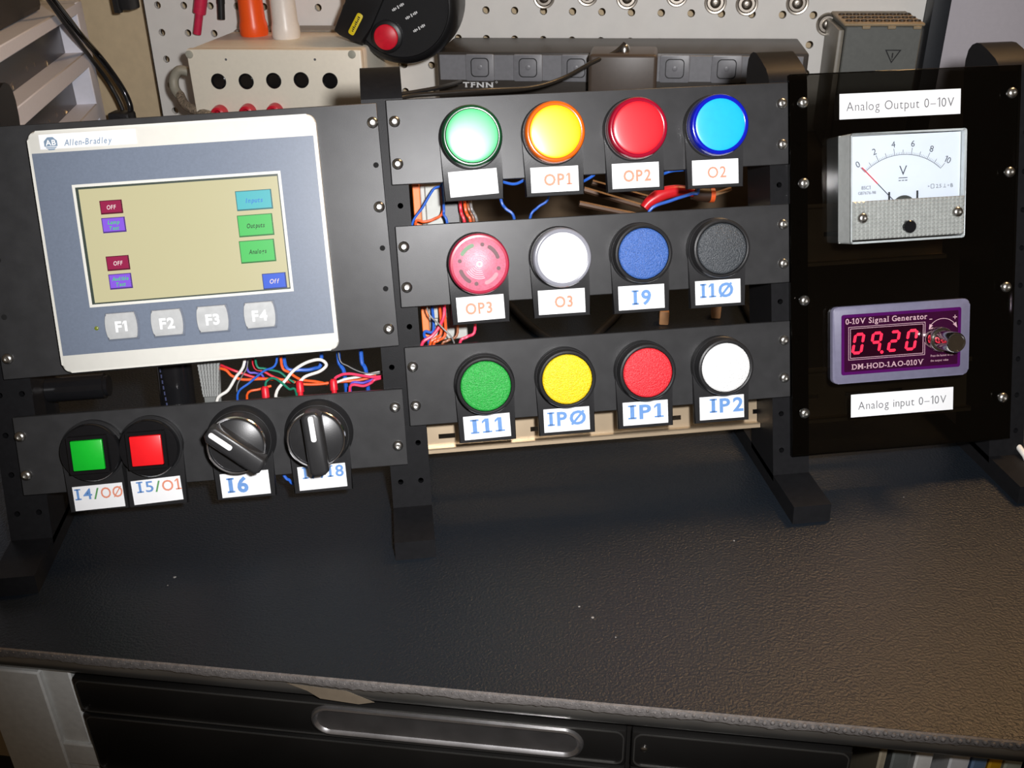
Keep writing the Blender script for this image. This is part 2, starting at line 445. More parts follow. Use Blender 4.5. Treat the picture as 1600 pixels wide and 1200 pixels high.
lamp_thing('blue pilot lamp labelled O2', 102.8, -9.8, lens('blue_rim', S(12, 26, 170)), lens('blue_lens', S(24, 178, 244), .35), [('O2', INKR, 9.6)], tx=-4.0, bold=.01)
lamp_thing('clear white pilot lamp labelled O3', 21.9, -69.6, lens('clear_rim', S(140, 141, 150), .14), lens('white_lens', S(238, 240, 248), .35), [('O3', INKR, 9.2)], tx=-3.6, bold=.025)

def pushbutton(label, u, v, face, strings, **k):
    r = ctrl('push_button', label, 'push button', u, v, 'round push buttons'); collar(r)
    mb = MB(); mb.lathe([(14.7, 4.4), (14.7, 10.6), (14.3, 11.4), (13.5, 11.7), (12.9, 11.4), (12.9, 8)], 56, cap1=False); mb.build('bezel', BLK, r)
    mb = MB(); mb.lathe([(12.6, 8), (12.6, 11.1), (12.2, 11.6), (11.6, 11.8)], 48); mb.build('cap', face, r)
    legend(r, strings, **k)
def cap(name, c): return mat(name, c, .42, var=.22, scale=1500, bump=1.0, bscale=1500)
pushbutton('blue push button labelled I9', 62.9, -70.1, cap('blue_cap', S(62, 100, 172)), [('I9', INKB, 10.0)], tx=-5, bold=.03, h=7.4)
pushbutton('black push button labelled I10', 102.9, -70.0, cap('black_cap', S(62, 66, 70)), [('I1Ø', INKB, 17.5)], tx=-9.4, ty=1.0, bold=.03, h=7.2)
pushbutton('green push button labelled I11', -19.6, -130.8, cap('green_cap', S(38, 160, 62)), [('I11', INKB, 17.5)], tx=-8.5, ty=.4, bold=.03, h=7.4, rot=.02)
pushbutton('yellow push button labelled IP0', 21.6, -130.4, cap('yellow_cap', S(250, 206, 26)), [('IPØ', INKB, 20.0)], tx=-10, ty=.8, bold=.03, h=7.2)
pushbutton('red push button labelled IP1', 63.0, -130.1, cap('red_cap', S(226, 44, 54)), [('IP1', INKB, 18.8)], tx=-9.2, ty=.8, bold=.03, h=7.4)
pushbutton('white push button labelled IP2', 103.8, -130.4, cap('white_cap', S(240, 242, 240)), [('IP2', INKB, 18.2)], tx=-6.6, ty=1.2, bold=.03, h=7.4)

# buzzer
r = ctrl('buzzer', 'translucent red slotted buzzer labelled OP3', 'buzzer', -19.2, -70.2); collar(r)
BZR = lens('buzzer_red', S(176, 34, 66), .25); BZF = mat('buzzer_face', S(205, 112, 134), .34, var=.14, scale=900, bump=.2, bscale=2500)
mb = MB(); mb.lathe([(14.8, 4.4), (14.9, 10.5), (14.6, 12.4), (14.0, 13), (13.0, 13.1), (12.9, 12.4)], 56, cap1=False); mb.build('housing', BZR, r)
mb = MB(); mb.lathe([(13.1, 11.6), (13.1, 12.6), (12.7, 12.85)], 56); fc = mb.build('face', BZF, r)
def arc_slot(mb, rad, a0, a1, wid, z0, z1, n=12):
    o = [(rad + wid / 2, a0 + (a1 - a0) * i / n) for i in range(n + 1)]; i_ = [(rad - wid / 2, a1 - (a1 - a0) * i / n) for i in range(n + 1)]
    e1 = [(None, a1, t) for t in (-.5, 0, .5)]; pts = [(q * math.cos(a), q * math.sin(a)) for q, a in o]
    c = Vector((rad * math.cos(a1), rad * math.sin(a1)))
    for k in range(1, 6):
        g = a1 + PI * k / 6; pts.append((c.x + wid / 2 * math.cos(g), c.y + wid / 2 * math.sin(g)))
    pts += [(q * math.cos(a), q * math.sin(a)) for q, a in i_]
    c = Vector((rad * math.cos(a0), rad * math.sin(a0)))
    for k in range(1, 6):
        g = a0 + PI + PI * k / 6; pts.append((c.x + wid / 2 * math.cos(g), c.y + wid / 2 * math.sin(g)))
    mb.prism(pts, z0, z1)
DKR = mat('buzzer_slot', S(84, 22, 34), .5); GRS = mat('buzzer_slot_green', S(92, 128, 92), .5)
for a, mt_ in ((108, GRS), (18, DKR), (198, DKR), (288, mat('buzzer_slot_pink', S(226, 96, 110), .4))):
    mb = MB(); arc_slot(mb, 9.6, math.radians(a), math.radians(a + 38), 1.9, 12.4, 12.95); mb.build('sound_slot', mt_, fc)
for a in (78, 168, 258, 345):
    mb = MB(); mb.lathe([(1.0, 12.4), (1.0, 12.98)], 12, T(9.6 * math.cos(math.radians(a)), 9.6 * math.sin(math.radians(a)), 0)); mb.build('pin_hole', DKR, fc)
for q in (2.2, 3.2, 4.2, 5.2, 6.2, 7.1):
    for a0, a1 in ((30, 120), (205, 300)):
        if q > 5 and a0 == 30: continue
        mb = MB(); mb.tube([(q * math.cos(math.radians(a)), q * math.sin(math.radians(a)), 12.85) for a in range(a0, a1, 12)], .24, 6, 1); mb.build('face_ridge', mat('buzzer_ridge', S(232, 196, 206), .3), fc)
mb = MB(); mb.lathe([(1.5, 12.6), (1.5, 13.3), (.7, 13.3), (.6, 12.8)], 16); mb.build('centre_boss', mat('buzzer_ridge', (1, 1, 1)), fc)
legend(r, [('OP3', INKR, 13.4)], tx=-7.6, bold=.025, rot=.02)

# square lit buttons
def square_button(label, u, v, face, strings, **k):
    r = ctrl('square_button', label, 'push button', u, v, 'square push buttons'); collar(r, 15.2, 4)
    mb = MB(); mb.lathe([(14.4, 4), (14.4, 6.5), (13.7, 7.6), (11.5, 8.0)], 48); mb.build('bezel', BLKG, r)
    mb = MB(); rframe(mb, rrect(-9.2, 9.2, -9.2, 9.2, .5, 2), rrect(-7.7, 7.7, -7.7, 7.7, .4, 2), 7.5, 11.2); mb.box(-9.2, 9.2, -9.2, 9.2, 7, 7.6); mb.build('square_collar', BLKG, r)
    mb = MB(); mb.box(-7.4, 7.4, -7.4, 7.4, 7.6, 11.8, .5, 2); mb.build('lens', face, r)
    legend(r, strings, **k)
square_button('green square push button labelled I4/O0', -213.6, -150, lens('green_square', S(14, 186, 44), .35), [('I4', INKB, 8.2), ('/', INKG, 2.8), ('OØ', INKR, 10.4)], tx=-11.2, ty=1.9, dy=-.8, bold=.01, h=5.6, rot=.02)
square_button('red square push button labelled I5/O1', -186.1, -150, lens('red_square', S(238, 26, 34), .35), [('I5', INKB, 8.0), ('/', INKG, 2.8), ('O1', INKR, 9.2)], tx=-9.6, ty=2.2, dy=0, dx=0.6, bold=.01, h=5.6, rot=.04)

# selector switches
KNOB = mat('selector_black', (.020, .020, .021), .34, bump=.04, bscale=2000)
def selector(label, u, v, ang, strings, **k):
    r = ctrl('selector_switch', label, 'selector switch', u, v, 'rotary selector switches')
    mb = MB(); mb.lathe([(17.2, 0), (17.0, 1.2), (15.6, 5.2), (15.2, 6.0)], 56); mb.build('collar', BLK, r)
    mb = MB(); mb.lathe([(15.0, 5.6), (14.9, 12.5), (14.2, 15.2)], 56); mb.build('bezel', BLK, r)
    mb = MB(); mb.lathe([(14.3, 14.9), (14.35, 15.8), (13.9, 16.4), (13.3, 16.3), (13.0, 15.5), (13.0, 14.9)], 56, cap0=False, cap1=False); mb.build('chrome_ring', CHROME, r)
    h = bpy.data.objects.new('knob', None)
    mb = MB(); mb.lathe([(12.9, 14.9), (12.9, 15.6), (12.3, 16.0)], 48)
    M = RZ(ang)
    mb.prism([(-4.6, -14.6), (-2.5, -16.3), (2.5, -16.3), (4.6, -14.6), (4.6, 12.6), (2.6, 15.0), (-2.6, 15.0), (-4.6, 12.6)], 15.4, 25.5, 1.6, M, 3)
    kb = mb.build('knob', KNOB, r)
    mb = MB(); mb.prism(rrect(-1.3, 1.3, .8, 13.4, 1.1, 4), 25.3, 25.8, .15, M); mb.build('pointer_line', PAPER, kb, label='white pointer line')
    legend(r, strings, **k)
selector('black selector switch labelled I6 with its pointer turned aside', -142.6, -150.0, math.radians(50), [('I6', INKB, 10.4)], tx=-9.0, ty=-.2, dy=-.4, bold=.04, h=7.6, rot=.02)
selector('black selector switch labelled I7/I8 with its pointer upright', -104.4, -150.0, math.radians(4), [('I7', INKB, 8.2), ('/', INKB, 2.8), ('I8', INKB, 8.2)], tx=-9.8, ty=2.6, bold=.02, h=6.0, rot=.02)

# ================================================================== OPERATOR PANEL
HW, HH = 131.4, 113.0
hm = thing('operator_panel', 'cream touch screen operator panel with four grey function keys', 'touch screen', RIG @ T(-156.9, -52.7, 0) @ RZ(math.radians(1.0)))
def hl(u, v): # rig (u,v) -> panel local
    q = RZ(-math.radians(1.0)) @ Vector((u + 156.9, v + 52.7, 0)); return q.x, q.y
CREAM = mat('cream_housing', S(214, 213, 205), .42, var=.015)
mb = MB(); mb.prism(rrect(-HW / 2, HW / 2, -HH / 2, HH / 2, 4.2), 0, 6, 1.2); mb.build('housing', CREAM, hm)
OV = mat('blue_grey_overlay', S(104, 114, 130), .38, var=.05, scale=900, bump=.04, bscale=2500)
ox0, ox1, oy0, oy1 = -64.4, 64.0, -48.0, 46.4
sx0, sx1, sy0, sy1 = -48.8, 46.9, -26.1, 31.2
mb = MB(); o_ = [(ox0, oy0), (ox1, oy0), (ox1, oy1), (ox0, oy1)]; i_ = [(sx0, sy0), (sx1, sy0), (sx1, sy1), (sx0, sy1)]
rframe(mb, o_, i_, 5.9, 6.15); ov = mb.build('overlay', OV, hm, label='blue grey front overlay')
mb = MB(); rframe(mb, i_, [(sx0 + 1.3, sy0 + 1.3), (sx1 - 1.3, sy0 + 1.3), (sx1 - 1.3, sy1 - 1.3), (sx0 + 1.3, sy1 - 1.3)], 5.9, 6.35); mb.build('screen_border', CREAM, hm)
mb = MB(); rframe(mb, [(sx0 + 1.3, sy0 + 1.3), (sx1 - 1.3, sy0 + 1.3), (sx1 - 1.3, sy1 - 1.3), (sx0 + 1.3, sy1 - 1.3)], [(sx0 + 2.6, sy0 + 2), (sx1 - 1.8, sy0 + 2), (sx1 - 1.8, sy1 - 2.3), (sx0 + 2.6, sy1 - 2.3)], 6.0, 6.22); mb.build('screen_bezel', mat('screen_bezel', (.03, .045, .035), .4), hm)
def scr(name, c, k=.42): return mat(name, [x * .25 for x in c], .3, var=.015, scale=40, emit=c, estr=k)
mb = MB(); mb.box(sx0 + 2.4, sx1 - 1.6, sy0 + 1.8, sy1 - 2.0, 5.95, 6.1); sc = mb.build('screen', scr('screen_khaki', S(212, 205, 162), .62), hm, label='khaki lit screen')
def sbtn(px0, px1, c, edge, lines, tc, th, nm):
    a = hl(*rp(*px0, 6.1)[:2]); b = hl(*rp(*px1, 6.1)[:2])
    x0, x1 = a[0], b[0]; y1, y0 = a[1], b[1]
    mb = MB(); mb.box(x0, x1, y0, y1, 6.1, 6.16); mb.build('screen_button', scr(nm + '_edge', [q * .35 for q in c], .5), sc)
    mb = MB(); mb.box(x0 + .35, x1 - .6, y0 + .7, y1 - .35, 6.16, 6.2); mb.build('screen_button', scr(nm, c, .62), sc)
    mb = MB(); n = len(lines)
    for i, (s, w) in enumerate(lines):
        text(mb, s, (x0 + x1) / 2, (y0 + y1) / 2 + ((n - 1) / 2 - i) * 2.7, th, 6.24, width=w, bold=.02, shear=.25 if nm != 'screen_maroon' else .15)
    mb.build('button_text', scr('st_%s' % tc[0], tc[1], .7), sc)
WHT = ('w', S(235, 215, 215)); GRN = ('g', S(70, 210, 100)); DGR = ('d', S(14, 70, 30)); BLU = ('b', S(56, 130, 214))
sbtn((155, 314), (193, 333), S(160, 32, 78), 1, [('OFF', 4.2)], WHT, 2.0, 'screen_maroon')
sbtn((158, 341), (198, 362), S(146, 96, 236), 1, [('Lamp', 5.4), ('Test', 4.4)], GRN, 1.8, 'screen_violet')
sbtn((165, 401), (204, 421), S(160, 32, 78), 1, [('OFF', 4.2)], WHT, 2.0, 'screen_maroon')
sbtn((169, 429), (208, 450), S(146, 96, 236), 1, [('Audible', 7.6), ('Test', 4.4)], GRN, 1.8, 'screen_violet')
sbtn((367, 299), (427, 326), S(86, 196, 204), 1, [('Inputs', 8.0)], BLU, 2.2, 'screen_cyan')
sbtn((370, 337), (429, 367), S(84, 208, 104), 1, [('Outputs', 8.4)], DGR, 2.2, 'screen_green')
sbtn((373, 377), (432, 408), S(84, 208, 104), 1, [('Analogs', 8.4)], DGR, 2.2, 'screen_green')
sbtn((409, 428), (449, 450), S(62, 104, 226), 1, [('Off', 4.6)], WHT, 2.2, 'screen_blue')
KEYM = mat('key_grey', S(176, 178, 178), .4); KEYS = mat('key_shadow', S(96, 104, 118), .5)
def keyshape(s): # barrel-sided key
    pts = []
    for i in range(9): t = -1 + i / 4; pts.append((7.6 * s - .9 * t * t * s, 6.4 * s * t))
    for i in range(9): t = 1 - i / 4; pts.append((-7.6 * s + .9 * t * t * s, 6.4 * s * t))
    return pts
for i, (px, py) in enumerate(((191, 509.5), (262.5, 504.5), (333.5, 498.5), (407, 492.5))):
    x, y = hl(*rp(px, py, 6.5)[:2])
    mb = MB(); mb.prism(keyshape(1.06), 6.1, 6.4, .1, T(x, y, 0)); k = mb.build('function_key', KEYS, hm)
    mb = MB(); mb.prism(keyshape(.97), 6.4, 7.2, .5, T(x - .3, y + .2, 0)); mb.build('key_cap', KEYM, k)
    mb = MB(); text(mb, 'F%d' % (i + 1), x - .3, y, 5.0, 7.25, bold=.035); mb.build('key_text', PAPER, k)
x, y = hl(*rp(151, 513, 6.2)[:2]); mb = MB(); mb.lathe([(1.0, 6.1), (1.0, 6.4), (.6, 6.7)], 12, T(x, y, 0)); mb.build('status_led', mat('led_olive', S(110, 120, 40), .3), hm)
# maker's strip
x0, y0 = hl(*rp(63, 231, 6)[:2]); x1, y1 = hl(*rp(211, 202, 6)[:2])
mb = MB(); mb.box(x0, x1, 48.0, 54.6, 6.0, 6.18); st = mb.build('badge_strip', mat('badge_strip', S(240, 242, 246), .35), hm)
LOGO = mat('logo_blue_grey', S(116, 138, 160), .5)
lx, ly = hl(*rp(79.5, 224.5, 6)[:2])
oc = [(3.15 * math.cos(PI / 8 + PI / 4 * i), 3.15 * math.sin(PI / 8 + PI / 4 * i)) for i in range(8)]
mb = MB(); mb.prism(oc, 6.18, 6.24, 0, T(lx, ly, 0)); mb.build('badge_emblem', LOGO, st)
mb = MB(); text(mb, 'AB', lx, ly + .5, 2.5, 6.28, bold=.02, width=4.6); mb.box(lx - 3.1, lx + 3.1, ly - 1.55, ly - 1.25, 6.24, 6.28); mb.box(lx - 2.2, lx + 2.2, ly - 2.25, ly - 2.05, 6.24, 6.28); mb.build('badge_letters', PAPER, st)
mb = MB(); text(mb, 'Allen-Bradley', lx + 16.6, ly + .1, 2.9, 6.25, bold=.012, shear=.25, width=21.6); mb.build('badge_text', LOGO, st)

# ================================================================== ACRYLIC PANEL LABELS
def sticker(parent, x0, x1, y0, y1, s, h, w, tx=0):
    cx, cy = (AU0 + AU1) / 2, (AV0 + AV1) / 2
    mb = MB(); mb.box(x0 - cx, x1 - cx, y0 - cy, y1 - cy, 0, .2); st = mb.build('label_strip', PAPER, parent, label='white strip reading %s' % s)
    mb = MB(); text(mb, s, (x0 + x1) / 2 - cx + tx, (y0 + y1) / 2 - cy, h, .26, width=w, bold=-.006, gap=.13); mb.build('label_text', INKK, st)
sticker(ac, 169.2, 234.0, -9.2, 3.3, 'Analog Output 0–10V', 4.7, 57.6)
sticker(ac, 175.8, 233.4, -164.4, -152.0, 'Analog input 0–10V', 4.5, 49.6)

# ================================================================== VOLT METER
MU0, MU1, MV0, MV1 = 168.6, 229.8, -71.8, -17.2
vm = thing('volt_meter', 'clear cased analog volt meter with white dial on smoked panel', 'volt meter', RIG)
DIALW = 10.6
mb = MB(); mb.box(MU0 + 1.5, MU1 - 1.5, -52, MV1 - 1.5, DIALW - .8, DIALW); dial = mb.build('dial', mat('dial_white', S(236, 242, 250), .6, var=.01), vm)
mb = MB(); mb.box(MU0 + .2, MU1 - .2, MV0 + .2, MV1 - .2, 0, 1.2); mb.box(MU0 + 3, MU1 - 3, MV0 + 2, -51, 1.2, 9); mb.build('base', mat('meter_base', S(196, 198, 194), .4), vm)
CLR = clear_mat('clear_plastic', (.95, .96, .97), .05, .06)
mb = MB(); fr_o = rrect(MU0, MU1, MV0, MV1, 1.4, 3); fr_i = rrect(MU0 + 1.1, MU1 - 1.1, MV0 + 1.1, MV1 - 1.1, 1.0, 3)
rframe(mb, fr_o, fr_i, 0.1, 13.4); mb.build('case_wall', mat('case_wall_clear', S(208, 212, 210), .12, coat=.5, trans=.15), vm)
mb = MB(); mb.prism(fr_o, 13.4, 14.2, .5); mb.build('front_window', CLR, vm)
# prismatic lower cover: grid of small pyramids
mb = MB(); nx, ny = 27, 10; gx0, gx1, gy0, gy1 = MU0 + 1.0, MU1 - 1.0, MV0 + 2.0, -50.6
dx, dy = (gx1 - gx0) / nx, (gy1 - gy0) / ny
for i in range(nx):
    for j in range(ny):
        x, y = gx0 + i * dx, gy0 + j * dy
        mb.add([(x, y, 14.2), (x + dx, y, 14.2), (x + dx, y + dy, 14.2), (x, y + dy, 14.2), (x + dx / 2, y + dy / 2, 15.6)], [(0, 1, 4), (1, 2, 4), (2, 3, 4), (3, 0, 4)])
mb.box(gx0, gx1, gy0, gy1, 13.3, 14.2)
pc = mb.build('prismatic_cover', mat('prism_plastic', S(186, 189, 186), .1, .4, coat=.3), vm, label='ribbed clear lower cover')
for px, py in ((1348, 341), (1496, 331)):
    q = rp(px, py, 15); screw(vm, q.x, q.y, 14.8)
q = rp(1422, 354, 16); mb = MB(); mb.lathe([(3.2, 14.4), (3.2, 16.4), (2.7, 17)], 24, T(q.x, q.y, 0)); mb.box(q.x - 2, q.x + 2, q.y - .3, q.y + .3, 16.9, 17.1); mb.build('zero_adjuster', BLKG, vm)
DG = mat('dial_ink', S(64, 70, 80), .6)
A_, T_, B_ = Vector((177.7, -36.5)), Vector((198.2, -28.6)), Vector((217.8, -36.3))
cxm = (A_.x + B_.x) / 2; hh = T_.y - (A_.y + B_.y) / 2; cw = (B_.x - A_.x) / 2; RAD = (cw * cw + hh * hh) / (2 * hh); cym = T_.y - RAD
amax = math.asin(cw / RAD)
zd = DIALW
mb = MB(); N = 48; vs = []; fs = []
for i in range(N + 1):
    a = -amax + 2 * amax * i / N
    for q in (RAD - .12, RAD + .12): vs.append((cxm + q * math.sin(a), cym + q * math.cos(a), zd + .05))
for i in range(N): fs.append((2 * i, 2 * i + 2, 2 * i + 3, 2 * i + 1))
mb.add(vs, fs)
for i in range(51):
    a = -amax + 2 * amax * i / 50; L = 3.4 if i % 10 == 0 else (2.4 if i % 5 == 0 else 1.2); wd = .16 if i % 5 == 0 else .09
    d = Vector((math.sin(a), math.cos(a))); p = Vector((d.y, -d.x)) * wd / 2 * 1.6; o = Vector((cxm, cym))
    q0 = o + d * RAD; q1 = o + d * (RAD + L); mb.add([(*(q0 - p), zd + .05), (*(q0 + p), zd + .05), (*(q1 + p), zd + .05), (*(q1 - p), zd + .05)], [(0, 1, 2, 3)])
for i in range(6):
    a = -amax + 2 * amax * i / 5; q = Vector((cxm + (RAD + 5.6) * math.sin(a), cym + (RAD + 5.6) * math.cos(a)))
    text(mb, str(2 * i), q.x, q.y, 3.2, zd + .05, rot=-a * .6)
text(mb, 'V', 197.9, -36.3, 5.0, zd + .05, bold=-.005); mb.box(195.6, 200.2, -40.3, -39.9, zd, zd + .06)
for k in range(3): mb.box(195.6 + 1.7 * k, 196.8 + 1.7 * k, -41.6, -41.2, zd, zd + .06)
text(mb, '85C1', 178.3, -44.0, 1.8, zd + .05); text(mb, 'GB7676-98', 178.9, -46.6, 1.5, zd + .05); text(mb, '=', 211.6, -45.0, 1.4, zd + .05)
rframe(mb, rrect(212.8, 214.6, -46.2, -44.0, .3, 2), rrect(213.0, 214.4, -46.0, -44.2, .2, 2), zd, zd + .06)
text(mb, '2.5', 217.0, -45.1, 1.9, zd + .05); mb.box(219.4, 221.0, -46, -45.8, zd, zd + .06); mb.box(220.1, 220.3, -46, -44.2, zd, zd + .06)
text(mb, '*', 222.2, -45.4, 1.7, zd + .05); text(mb, 'B', 224.0, -45.1, 1.9, zd + .05)
mb.build('dial_print', DG, dial)
mb = MB(); mb.tube([(175.7, -34.0, zd + 1.0), (184.0, -42.4, zd + 1.0)], .28, 6, 2); nd = mb.build('needle', mat('needle_red', S(240, 70, 80), .5), vm, label='red pointer needle')
mb = MB(); mb.tube([(184.0, -42.4, zd + 1.0), (192.5, -51, zd + 1.0)], .2, 6, 2); mb.build('needle_tail', DG, nd)
mb = MB(); mb.lathe([(6.2, zd), (6.2, zd + .8), (5.4, zd + 1.2)], 32, T(198.3, -55, 0)); mb.build('movement', mat('movement_grey', S(90, 92, 86), .4, .5), vm)
for u in (190.4, 205.4):
    mb = MB(); mb.box(u - .3, u + .3, -51.5, -46.8, zd, zd + .9); mb.build('end_stop', BLK, vm)

# ================================================================== SIGNAL GENERATOR
GU0, GU1, GV0, GV1 = 164.3, 240.1, -145.2, -104.4
sg = thing('signal_generator', 'purple signal generator module with red digits and chrome knob', 'signal generator', RIG)
mb = MB(); mb.prism(rrect(GU0, GU1, GV0, GV1, 3.0), 0, 3.0, .7); mb.build('frame', mat('lavender_grey_frame', S(112, 110, 132), .45), sg)
PUR = mat('purple_face', S(74, 14, 84), .14, var=.08, scale=60)
mb = MB(); mb.prism(rrect(169.0, 235.2, -140.6, -108.6, 1.2), 3.0, 3.15); mb.build('face', PUR, sg)
mb = MB(); mb.prism(rrect(170.6, 233.6, -139.0, -110.2, .6), 3.15, 3.2); pf = mb.build('inner_face', mat('dark_purple', S(50, 10, 42), .12), sg)
PK = mat('pink_print', S(196, 160, 170), .6)
mb = MB(); text(mb, '0-10V Signal Generator', 193.7, -112.2, 3.0, 3.24, bold=.012, width=45, serif=True); text(mb, 'DM-HOD-1AO-010V', 194.6, -136.4, 2.9, 3.24, bold=.012, width=40, serif=True)
text(mb, 'Press the button to set', 224.8, -133.6, 1.2, 3.24, width=12.6); text(mb, 'the output value', 223.4, -136.2, 1.2, 3.24, width=10)
def outline(x0, x1, y0, y1, t): rframe(mb, [(x0, y0), (x1, y0), (x1, y1), (x0, y1)], [(x0 + t, y0 + t), (x1 - t, y0 + t), (x1 - t, y1 - t), (x0 + t, y1 - t)], 3.2, 3.26)
outline(172.8, 215.2, -132.8, -115.2, .25); outline(173.8, 214.2, -131.9, -116.1, .25)
for i in range(13):
    a0 = math.radians(40 + 100 * i / 13); a1 = math.radians(40 + 100 * (i + 1) / 13)
    mb.add([(224.9 + q * math.cos(a), -122.6 + q * math.sin(a), 3.24) for q, a in ((8.4, a0), (8.4, a1), (8.7, a1), (8.7, a0))], [(0, 1, 2, 3)])
mb.add([(217.2, -119.4, 3.24), (219.4, -117.4, 3.24), (217.6, -116.6, 3.24)], [(0, 1, 2)]); mb.add([(233.0, -119.4, 3.24), (232.4, -116.4, 3.24), (230.6, -117.4, 3.24)], [(0, 1, 2)])
mb.box(217.4, 219.0, -114.2, -113.8, 3.2, 3.26); mb.box(230.6, 232.8, -113.9, -113.5, 3.2, 3.26); mb.box(231.5, 231.9, -114.8, -112.6, 3.2, 3.26)
mb.build('face_print', PK, pf)
mb = MB(); mb.box(174.2, 213.8, -131.5, -116.5, 3.2, 3.24); dw = mb.build('display_window', mat('display_dark', S(34, 4, 20), .1), sg)
SEG = {'0': 'abcdef', '9': 'abcfgd', '2': 'abged'}
SEGR = mat('led_red', (.3, .01, .02), .4, emit=(1.0, .015, .06), estr=1.5)
def digit(ch, cx, cy, W=5.6, H=10.4, t=1.5):
    sh = lambda x, y: (cx + x + .17 * y, cy + y, 0); o = []
    h = H / 2; w = W / 2
    def hs(y): o.append([(-w + .8, y), (-w + 1.4, y - t / 2), (w - 1.4, y - t / 2), (w - .8, y), (w - 1.4, y + t / 2), (-w + 1.4, y + t / 2)])
    def vsg(x, y0, y1): o.append([(x, y0 + .4), (x + t / 2, y0 + 1.0), (x + t / 2, y1 - 1.0), (x, y1 - .4), (x - t / 2, y1 - 1.0), (x - t / 2, y0 + 1.0)])
    segs = SEG[ch]
    if ch == '9': segs = 'abcfg'
    for s in segs:
        {'a': lambda: hs(h - .3), 'g': lambda: hs(0), 'd': lambda: hs(-h + .3), 'b': lambda: vsg(w - .5, 0, h), 'c': lambda: vsg(w - .5, -h, 0), 'f': lambda: vsg(-w + .5, 0, h), 'e': lambda: vsg(-w + .5, -h, 0)}[s]()
    mb = MB()
    for poly in o: mb.prism([sh(x, y)[:2] for x, y in poly], 3.24, 3.34)
    mb.build('digit', SEGR, dw)
for ch, cx in zip('0920', (178.2, 188.0, 197.8, 207.6)): digit(ch, cx, -124.2)
mb = MB(); mb.lathe([(.9, 3.24), (.9, 3.34)], 14, T(191.2, -129.6, 0)); mb.build('decimal_point', SEGR, dw)
kn = T(221.4, -124.4, 0); KN = mat('knob_metal', (.66, .65, .62), .14, 1.0)
mb = MB(); mb.lathe([(6.6, 3.2), (6.6, 8.5), (6.2, 9.2), (5.4, 9.4)], 40, kn); k1 = mb.build('encoder_knob', KN, sg, label='shiny metal knob')
mb = MB(); mb.lathe([(5.2, 9.2), (5.2, 22), (4.8, 22.7), (4.3, 22.8), (4.0, 22.5)], 40, kn); mb.build('knob_barrel', KN, k1)

# ================================================================== INSIDE THE RACK
RAIL_WARMLIT = mat('galvanised_rail', (.52, .41, .28), .36, .6, var=.1, scale=40)  # tan of the warm lamplight put into the galvanised base colour
def din_rail(label, u0, u1, vb, w, h=35.0, sl=17.5):
    p = thing('din_rail', label, 'rail', RIG)
    # hat profile: two flanges, recessed web with a row of slots
    mb = MB(); zc = w - 5
    mb.box(u0, u1, vb, vb + 2.6, w, w + 1); mb.box(u0, u1, vb + h - 2.6, vb + h, w, w + 1)
    mb.box(u0, u1, vb + 1.8, vb + 2.6, zc, w + 1); mb.box(u0, u1, vb + h - 2.6, vb + h - 1.8, zc, w + 1)
    y0, y1, ym0, ym1 = vb + 2, vb + h - 2, vb + sl - 1.3, vb + sl + 1.3
    mb.box(u0, u1, y0, ym0, zc, zc + 1); mb.box(u0, u1, ym1, y1, zc, zc + 1)
    x = u0; k = 0
    while x < u1 - 1:
        x1 = min(u0 + 6 + 25 * k, u1); mb.box(x, x1, ym0, ym1, zc, zc + 1); x = x1 + 9; k += 1
    mb.build('rail', RAIL_WARMLIT, p); return p
din_rail('bright slotted metal rail low behind the round push buttons', -50, 133.4, -170.8, -22, 31, 8)
din_rail('slotted metal rail seen dimly through the smoked panel', 153.8, 256.8, -171.0, -22, 31, 14)
din_rail('slotted metal rail behind the buzzer row', -50, 133.4, -86, -50)
din_rail('upper slotted metal rail seen dimly through the smoked panel', 153.8, 256.8, -86, -50)

# grey controller module with orange edge behind the lamps
md = thing('io_module', 'pale grey terminal module with an orange edge behind the green lamp', 'module', RIG)
GREYM = mat('module_grey', S(176, 178, 172), .5)
mb = MB(); mb.box(-44.5, -24, -112, -22, -49, -38, .6, 1); mb.box(-42, -33, -100, -30, -38, -35, .5, 1); mb.box(-32.5, -26, -100, -30, -38, -35, .5, 1); mb.build('housing', GREYM, md)
mb = MB(); mb.box(-48.4, -44.5, -110, -24, -49, -36, .4, 1); mb.build('orange_edge', mat('module_orange', S(240, 120, 40), .5), md)
mb = MB(); mb.box(-33, -24.5, -50, -38, -36, -33, .4, 1); mb.build('terminal_cover', BLK, md)

def P5(L, ox, oy, k, w): return [tuple(rp(ox + x / k, oy + y / k, w if not isinstance(w, (list, tuple)) else w[i])) for i, (x, y) in enumerate(L)]
WC = {'white': mat('wire_white', S(232, 230, 224), .4), 'blue': mat('wire_blue', S(40, 96, 196), .4), 'green': mat('wire_green', S(22, 120, 92), .4), 'orange': mat('wire_orange', S(238, 92, 34), .4),
      'red': mat('wire_red', S(220, 40, 60), .4), 'pink': mat('wire_pink', S(240, 60, 100), .4), 'grey': mat('wire_grey', S(120, 120, 120), .4), 'brown': mat('wire_brown', S(150, 92, 60), .4), 'violet': mat('wire_violet', S(92, 74, 190), .4), 'black': BLK}
def wire(label, c, pts, r=.62, group=None):
    mb = MB(); mb.tube(pts, r, 7, 5); return tag(mb.build('wire', WC[c], None, RIG), label, 'wire', group)
def extend(pts, d0=None, d1=None):
    pts = list(pts)
    if d0: pts = [tuple(Vector(pts[0]) + Vector(d0))] + pts
    if d1: pts = pts + [tuple(Vector(pts[-1]) + Vector(d1))]
    return pts
UP = (0, 18, -8); DN = (0, -16, -6)
G1 = 'loose wires in the gap above the selector switches'
def w5(label, c, L, w=-20, r=.62, d0=None, d1=None, g=G1): return wire(label, c, extend(P5(L, 300, 540, 5, w), d0, d1), r, g)
